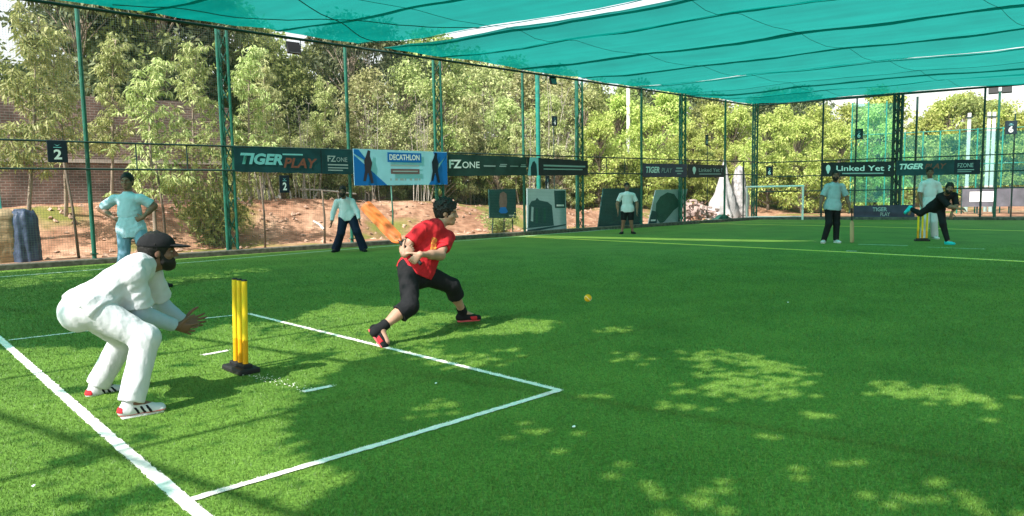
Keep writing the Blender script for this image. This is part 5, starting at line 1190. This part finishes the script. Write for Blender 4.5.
for i, (u, lab) in enumerate(((.12, 'p'),)): MB().box(qd + (qe - qd) * .22 + Z * .85 - BOUT * .012, (1.1, .012, .5), unit(qe - qd)).build('white_sheet', M['white_metal'], lb)

# ------------------------------------------------------------------ boards leaning along the fence
M['board_pale'] = mat('pale_teal_board', (.36, .48, .50), .5, .1, 2); M['board_dark'] = mat('dark_teal_board', (.010, .060, .060), .5, .2, 2); M['board_grey'] = mat('pale_grey_board', (.38, .46, .47), .55, .1, 2); M['building_print'] = mat('dark_building_print', (.018, .065, .070), .6); M['blob_print'] = mat('dark_green_print', (.015, .085, .06), .6, .2, 4); M['face_print'] = mat('muted_face_print', (.20, .13, .11), .6, .2, 9)
def board(label, corners, d, m, name='display_board', lean=.25):     # flat panel given by the four places of its corners (bottom left, bottom right, top right, top left)
    P = [fp(x, y, d) for x, y in corners]
    P[2] = P[2] + 0 * FOUT; base = (P[0] + P[1]) / 2; root = empty(name, base, label, 'board')
    mb = MB(); n = -FOUT * .04; q = [p + n for p in P]; mb.add(q + P, [(0, 1, 2, 3), (7, 6, 5, 4), (0, 4, 5, 1), (1, 5, 6, 2), (2, 6, 7, 3), (3, 7, 4, 0)])
    bo = mb.build('panel', M[m], root, bevel=.004)
    def uv(u, v, k=1): return q[0] * (1 - u) * (1 - v) + q[1] * u * (1 - v) + q[2] * u * v + q[3] * (1 - u) * v - FOUT * .003 * k
    def pr(pts, m_, nm='print', k=1): return MB().add([uv(*p, k) for p in pts], [tuple(range(len(pts)))]).build(nm, M[m_], bo)
    return root, pr, uv
rt_, pr, uv = board('dark poster with a small portrait standing on thin legs behind the fence', [(489, 218), (515.5, 218), (515, 189), (488, 189.5)], .9, 'board_dark', 'easel_poster')
pr([(.38, .35), (.36, .55), (.40, .85), (.52, .92), (.64, .84), (.66, .55), (.62, .35)], 'face_print', 'portrait_print'); pr([(.34, .22), (.40, .38), (.60, .38), (.68, .22), (.60, .16), (.42, .16)], 'deca_blue', 'portrait_print', 2); pr([(.72, .06), (.92, .06), (.92, .11), (.72, .11)], 'grey_print', 'small_print')
for (x, x2) in ((493, 492), (504, 504), (512.5, 513)):
    a, b = fp(x, 218, .92), fp(x2, 236, .92); b[2] = float(land_z(b)) - .05; MB().tube([a, b], .022, 6).build('leg', M['steel_dark'], rt_)
rt_, pr, uv = board('pale poster of a dark rounded building leaning by the teal pole', [(526.5, 233.5), (566, 231), (565, 189.5), (526.5, 188.5)], .30, 'board_pale')
pr([(.02, .12), (.04, .62), (.10, .72), (.20, .74), (.24, .80), (.30, .74), (.52, .70), (.62, .62), (.66, .15)], 'building_print', 'building_print')
for i in range(5): pr([(.10 + .1 * i, .22), (.16 + .1 * i, .22), (.155 + .1 * i, .56), (.105 + .1 * i, .57)], 'blob_print' if i % 2 else 'board_dark', 'window_print', 2)
pr([(.08, .28), (.14, .26), (.15, .58), (.10, .60)], 'board_pale', 'highlight_print', 3); pr([(.0, .02), (.98, .14), (.98, .17), (.0, .08)], 'building_print', 'road_print')
pr([(.70, .56), (.97, .56), (.98, .97), (.68, .97)], 'building_print', 'caption_panel'); pr([(.74, .60), (.94, .60), (.94, .64), (.74, .64)], 'white', 'caption_print', 2)
rt_, pr, uv = board('dark green board leaning behind the fielder in shorts', [(597, 228.5), (641, 226), (640, 188), (602.5, 188.5)], .28, 'board_dark')
pr([(.22, .52), (.9, .50), (.9, .53), (.22, .55)], 'blob_print'); pr([(.25, .1), (.7, .3), (.7, .32), (.25, .12)], 'blob_print'); pr([(.72, .25), (.97, .25), (.97, .85), (.72, .85)], 'building_print', 'picture_print')
rt_, pr, uv = board('pale grey board with a big dark green shape leaning under the small banners', [(647.5, 224), (678, 223), (687, 189), (655, 190)], .28, 'board_grey')
pr([(.16, .22), (.10, .60), (.18, .80), (.38, .92), (.60, .86), (.80, .66), (.86, .50), (.72, .38), (.50, .05), (.38, .0)], 'blob_print', 'shape_print'); pr([(0, 0), (.26, .0), (.22, .34), (.02, .40)], 'building_print', 'corner_print'); pr([(.05, .08), (.2, .08), (.2, .13), (.05, .13)], 'white', 'small_print', 2)

# ------------------------------------------------------------------ things lying about
# goal
gl, gr = foot(gp(746.5, 220)), foot(gp(802.5, 219.8)); gl[2] = gr[2] = 0; gdv = unit(gr - gl); gout = V(-gdv[1], gdv[0], 0); gz = ztop(gl, 187)
g_ = empty('football_goal', (gl + gr) / 2, 'white steel football goal standing empty in the far corner', 'goal')
for q in (gl, gr): MB().tube([q, q + Z * gz], .045, 10).build('goal_post', M['white_metal'], g_)
MB().tube([gl + Z * gz - gdv * .045, gr + Z * gz + gdv * .045], .045, 10).build('crossbar', M['white_metal'], g_)
mb = MB()
for q in (gl, gr): mb.tube([q + Z * gz, q + Z * gz * .9 + gout * .3, q + gout * .75 + Z * .03], .02, 6); mb.tube([q + Z * .03, q + gout * .75 + Z * .03], .025, 6)
mb.tube([gl + gout * .75 + Z * .03, gr + gout * .75 + Z * .03], .025, 6); mb.build('back_frame', M['white_metal'], g_)
MB().tube([gl + Z * .12 + gout * .4, gr + Z * .12 + gout * .4], .03, 8).build('ground_bar', M['white_metal'], g_)
# white sheet over the rubble heap
def heap_mesh(c, rx, ry, hz, seed, n=30, sharp=1.0, tilt=0):
    r = np.random.default_rng(seed); mb = MB(); vs = []; m = 12
    for j in range(m + 1):
        t = j / m
        for i in range(n):
            a = 2 * math.pi * i / n; rad = (1 - t) ** sharp * (1 + .14 * math.sin(3 * a + seed) + .10 * math.sin(7 * a + 2 * t * seed) + .05 * r.normal())
            rad *= 1 + .16 * math.sin(5 * a + 7 * t + seed) * (1 - t); vs.append(c + FDIR * (rx * rad * math.cos(a) + tilt * t) + FOUT * ry * rad * math.sin(a) + Z * hz * (t + .02 * r.normal() * (0 < t < 1)))
    return mb.add(vs, [(j * n + i, j * n + (i + 1) % n, (j + 1) * n + (i + 1) % n, (j + 1) * n + i) for j in range(m) for i in range(n)])
hb = foot(fp(720, 200, 2.2)); M['tarp_white'] = mat('white_tarpaulin', (.46, .44, .44), .7, .3, 2.2, .7)
hh_ = ztop(hb, 152)
tag(heap_mesh(hb - Z * .1, .78, .7, hh_, 4, sharp=1.15, tilt=.42).build('tarpaulin_heap', M['tarp_white'], None, loc=hb, smooth=True), 'tall peaked heap under a white tarpaulin behind the fence left of the goal', 'heap')
hb2 = foot(fp(738, 200, 2.0)); tag(heap_mesh(hb2 - Z * .1, .5, .5, ztop(hb2, 163), 9, sharp=.38, tilt=.1).build('tarpaulin_heap', mat('grey_wrap', (.36, .34, .34), .7, .5, 5, .6), None, loc=hb2, smooth=True), 'narrower grey wrapped stack right of the peaked white heap', 'heap')
rb = np.random.default_rng(8); mbr = MB(); c0 = foot(fp(700, 200, 1.6))
for i in range(170):
    a = rb.normal(size=2); p = c0 + FDIR * a[0] * 1.1 + FOUT * abs(a[1]) * .55; hgt = max(0, 1.0 - abs(a[0]) * .35) * rb.random() * 1.0; p = foot(p) + Z * hgt
    mbr.box(p, tuple(rb.uniform(.06, .42, 3) * [1, .6, .35]), unit(rb.normal(size=3)), unit(np.cross(rb.normal(size=3), [.3, .2, .9])))
tag(mbr.build('rubble_pile', mat('broken_plaster', (.42, .31, .28), .9, .45, 1.3, .5), None, loc=c0), 'pinkish pile of broken plaster and planks right of the grey board', 'rubble')
nb_ = foot(gp(722, 220.5) + FOUT * .0); nb_[2] = .0
tag(heap_mesh(nb_ - Z * .02, .55, .35, .30, 3, sharp=.45).build('net_bundle', mat('dark_green_net', (.012, .07, .05), .9, .4, 12, .6), None, loc=nb_, smooth=True), 'low bundle of dark green net lying on the turf edge left of the goal', 'bundle')
# sacks at the far left
sk = foot(fp(3, 240, 2.4)); M['sack_tan'] = mat('tan_sack', (.30, .225, .13), .85, .3, 3, .6, stretch=(1, 1, 9)); M['tarp_blue'] = mat('blue_tarpaulin', (.04, .06, .105), .55, .35, 6, .6)
def sack(c, rx, ry, h_, m, label, seed):
    r = np.random.default_rng(seed); mb = MB(); n = 48; m_ = 16; vs = []
    for j in range(m_ + 1):
        t = j / m_; prof = (.95 + (.16 * math.sin(math.pi * t) if seed < 3 else -.12 * t)) * (1 - (.5 if seed < 3 else .25) * max(0, t - .88) / .12)
        for i in range(n):
            a = 2 * math.pi * i / n; cx, sx = math.cos(a), math.sin(a); q = (abs(cx) ** 3 + abs(sx) ** 3) ** (-1 / 3); rad = prof * q * (1 + .03 * math.sin(9 * t * math.pi + seed) * (seed < 3) + .03 * math.sin(5 * a + 3 * t) + (.05 * math.sin(11 * a + 2.5 * t + seed) * (seed > 3)) + .02 * r.normal())
            vs.append(c + FDIR * rx * rad * cx + FOUT * ry * rad * sx + Z * (h_ * t + (.03 * math.sin(3 * a) + (.05 * math.sin(7 * a) if seed > 3 else 0)) * t))
    mb.add(vs, [(j * n + i, j * n + (i + 1) % n, (j + 1) * n + (i + 1) % n, (j + 1) * n + i) for j in range(m_) for i in range(n)] + [tuple(m_ * n + i for i in range(n))])
    return tag(mb.build('sack', m, None, loc=c, smooth=True), label, 'sack')
sack(sk - Z * .02, .36, .34, ztop(sk, 209), M['sack_tan'], 'full tan striped sack at the far left edge outside the fence', 2)
sk2 = foot(fp(26, 240, 2.2)); sack(sk2 - Z * .02, .30, .30, ztop(sk2, 211), M['tarp_blue'], 'dark blue tarpaulin bundle standing right of the tan sack', 5)
sk3 = foot(fp(0, 240, 2.6)); mb = MB(); z1 = ztop(sk3, 148); mb.extrude([(-.35, 1.0), (.09, 1.0), (.07, z1 * .6), (.09, z1), (-.35, z1)], sk3, FDIR, Z, FOUT * .06); tag(mb.build('hanging_sheet', mat('turquoise_sheet', (.06, .42, .42), .7, .2, 3), None, loc=sk3), 'strip of turquoise sheet standing upright at the very left edge', 'sheet')
# broken white pipe on the bank
tag(MB().tube([fp(313, 221, 2.2), fp(320, 225, 2.1), fp(323.5, 229, 2.0)], .035, 7).build('broken_pipe', M['white_metal'], None, loc=fp(318, 225, 2.1)), 'short bent white pipe lying on the bank left of the bearded fielder', 'pipe')

# ------------------------------------------------------------------ stumps, bats, ball
M['yellow'] = mat('yellow_plastic', (.82, .54, .02), .4, .06, 12); M['yellow_deep'] = mat('yellow_band', (.76, .36, .008), .4, .06, 12)
def stumps(c, dirv, label, ht=.73, sp_=.085, r=.021, lean=0.0):
    Z = unit(V(0, 0, 1) + lean * RT); o = empty('cricket_stumps', c, label, 'stumps'); out = V(-dirv[1], dirv[0], 0)
    MB().box(c + Z * .025, (.34, .17, .05), dirv).build('base', M['black_rubber'], o, bevel=.015)
    MB().box(c + Z * .06, (.27, .075, .035), dirv).build('socket_bar', M['black_rubber'], o, bevel=.01)
    for k in (-1, 0, 1):
        q = c + dirv * k * sp_
        st = MB().tube([q + Z * .05, q + Z * (ht * .36)], r, 16).build('stump', M['yellow_deep'], o, smooth=False)
        MB().tube([q + Z * (ht * .36), q + Z * ht], r * 1.01, 16).build('upper_shaft', M['yellow'], st)
        MB().tube([q + Z * ht, q + Z * (ht + .006), q + Z * (ht + .012)], [r * 1.05, r * 1.05, r * .8], 14).build('cap', M['black_rubber'], st)
    return o
for nm in ():
    pass
PVs = unit(gp(317, 390) - gp(215, 354))
s0 = gp(241, 371.5)
stumps(s0, unit(PVs), 'near set of three bright yellow plastic stumps in a black base', lean=.035)
s1 = gp(922, 241.2); stumps(s1, unit(V(1, -.25, 0)), 'far set of yellow stumps standing behind the bowler', ht=.74, sp_=.10, r=.024)
M['bat_orange'] = mat('orange_bat_wood', (.50, .125, .03), .5, .45, 7, .1, stretch=(1, 1, .25)); M['bat_wood'] = mat('pale_bat_wood', (.42, .29, .15), .5, .15, 5, stretch=(1, 1, .25)); M['grip'] = mat('black_grip', (.02, .02, .022), .8, .3, 40, .3)
def bat(hnd, tip, facev, label, blade='bat_orange', stickers=True):
    a = unit(tip - hnd); x = unit(np.cross(a, facev)); n = np.cross(x, a); L_ = np.linalg.norm(tip - hnd); hl_ = L_ * .36
    o = empty('cricket_bat', hnd, label, 'bat')
    MB().tube([hnd, hnd + a * .015, hnd + a * hl_, hnd + a * (hl_ + .10)], [.019, .0175, .0165, .013], 10).build('handle', M['grip'], o, smooth=True)
    mb = MB(); prof = [(-.060, .004), (-.056, -.012), (0, -.016), (.056, -.012), (.060, .004), (.034, .016), (0, None), (-.034, .016)]
    secs = [(.0, .35, .012), (.05, .72, .016), (.10, .96, .022), (.3, 1.0, .030), (.7, 1.0, .044), (.92, 1.0, .030), (.985, .9, .020), (1.0, .62, .016)]
    vs = []
    for (t, wf, sp2) in secs:
        for (u, v) in prof: vs.append(hnd + a * (hl_ + (L_ - hl_) * t) + x * u * wf + n * ((sp2 if v is None else v)))
    k = len(prof); mb.add(vs, [(j * k + i, j * k + (i + 1) % k, (j + 1) * k + (i + 1) % k, (j + 1) * k + i) for j in range(len(secs) - 1) for i in range(k)] + [tuple(range(k))[::-1], tuple((len(secs) - 1) * k + i for i in range(k))])
    bl = mb.build('blade', M[blade], o, smooth=False)
    if stickers:
        for t0, t1, m_ in ((.10, .22, 'yellow'), (.24, .27, 'black_rubber'), (.28, .40, 'yellow')):
            mb = MB(); q0, q1 = hnd + a * (hl_ + (L_ - hl_) * t0), hnd + a * (hl_ + (L_ - hl_) * t1)
            for sg in (1,): mb.frame_box(q0 - x * .046 - n * .0195, x * .092, q1 - q0, n * .004)
            mb.build('sticker', M[m_], bl)
    return o
bat(bat_b, bat_t, unit(EYE - bat_b), 'orange cricket bat raised over the shoulder of the batsman in red')
hN = JN['wrL'] + V(.02, -.05, -.04); bat(hN + Z * .06, gp(852, 243.2) + Z * .02, V(.3, -1, 0), 'pale wooden bat hanging from the hand of the walking player in grey', 'bat_wood', False)
bc = at(588, 298, 6.3); S_ = Sculpt(bc - .06, bc + .06, .004, .01); S_.ell(bc, (V(1, 0, 0), V(0, 1, 0), V(0, 0, 1)), (.034, .034, .034)); WLOC[None] = bc
E_ = empty('ball', bc, 'small yellow ball flying low over the turf right of the batsman', 'ball'); S_.mesh('shell', M['yellow_ball'] if 'yellow_ball' in M else mat('yellow_felt', (.72, .40, .015), .9), E_)
mb = MB(); mb.tube([bc + .0342 * V(math.cos(t), math.sin(t) * math.cos(.5 * math.sin(2 * t)), .6 * math.sin(2 * t)) / np.linalg.norm(V(math.cos(t), math.sin(t) * math.cos(.5 * math.sin(2 * t)), .6 * math.sin(2 * t))) for t in np.linspace(0, 2 * math.pi, 40)], .0014, 5, False); mb.build('seam', M['white'], E_)

for x, y, k, lab in ((788, 304, 0, 'white paper scrap on the shaded turf far right of the ball'), (574, 430, 1, 'white paper scrap on the turf right of the crease corner'), (436, 386, 2, 'white paper scrap on the turf inside the marked crease box'), (34, 490, 3, 'white paper scrap on the turf at the bottom left')):
    c = gp(x, y); mb = MB(); r = np.random.default_rng(k); mb.extrude([(math.cos(t) * .010 * r.uniform(.6, 1.2), math.sin(t) * .008 * r.uniform(.6, 1.2)) for t in np.linspace(0, 6.28, 7)[:-1]], c + Z * .02, V(1, .2, .15), V(-.2, 1, .2), Z * .004)
    tag(mb.build('paper_scrap', M['white'], None, loc=c), lab, 'litter')
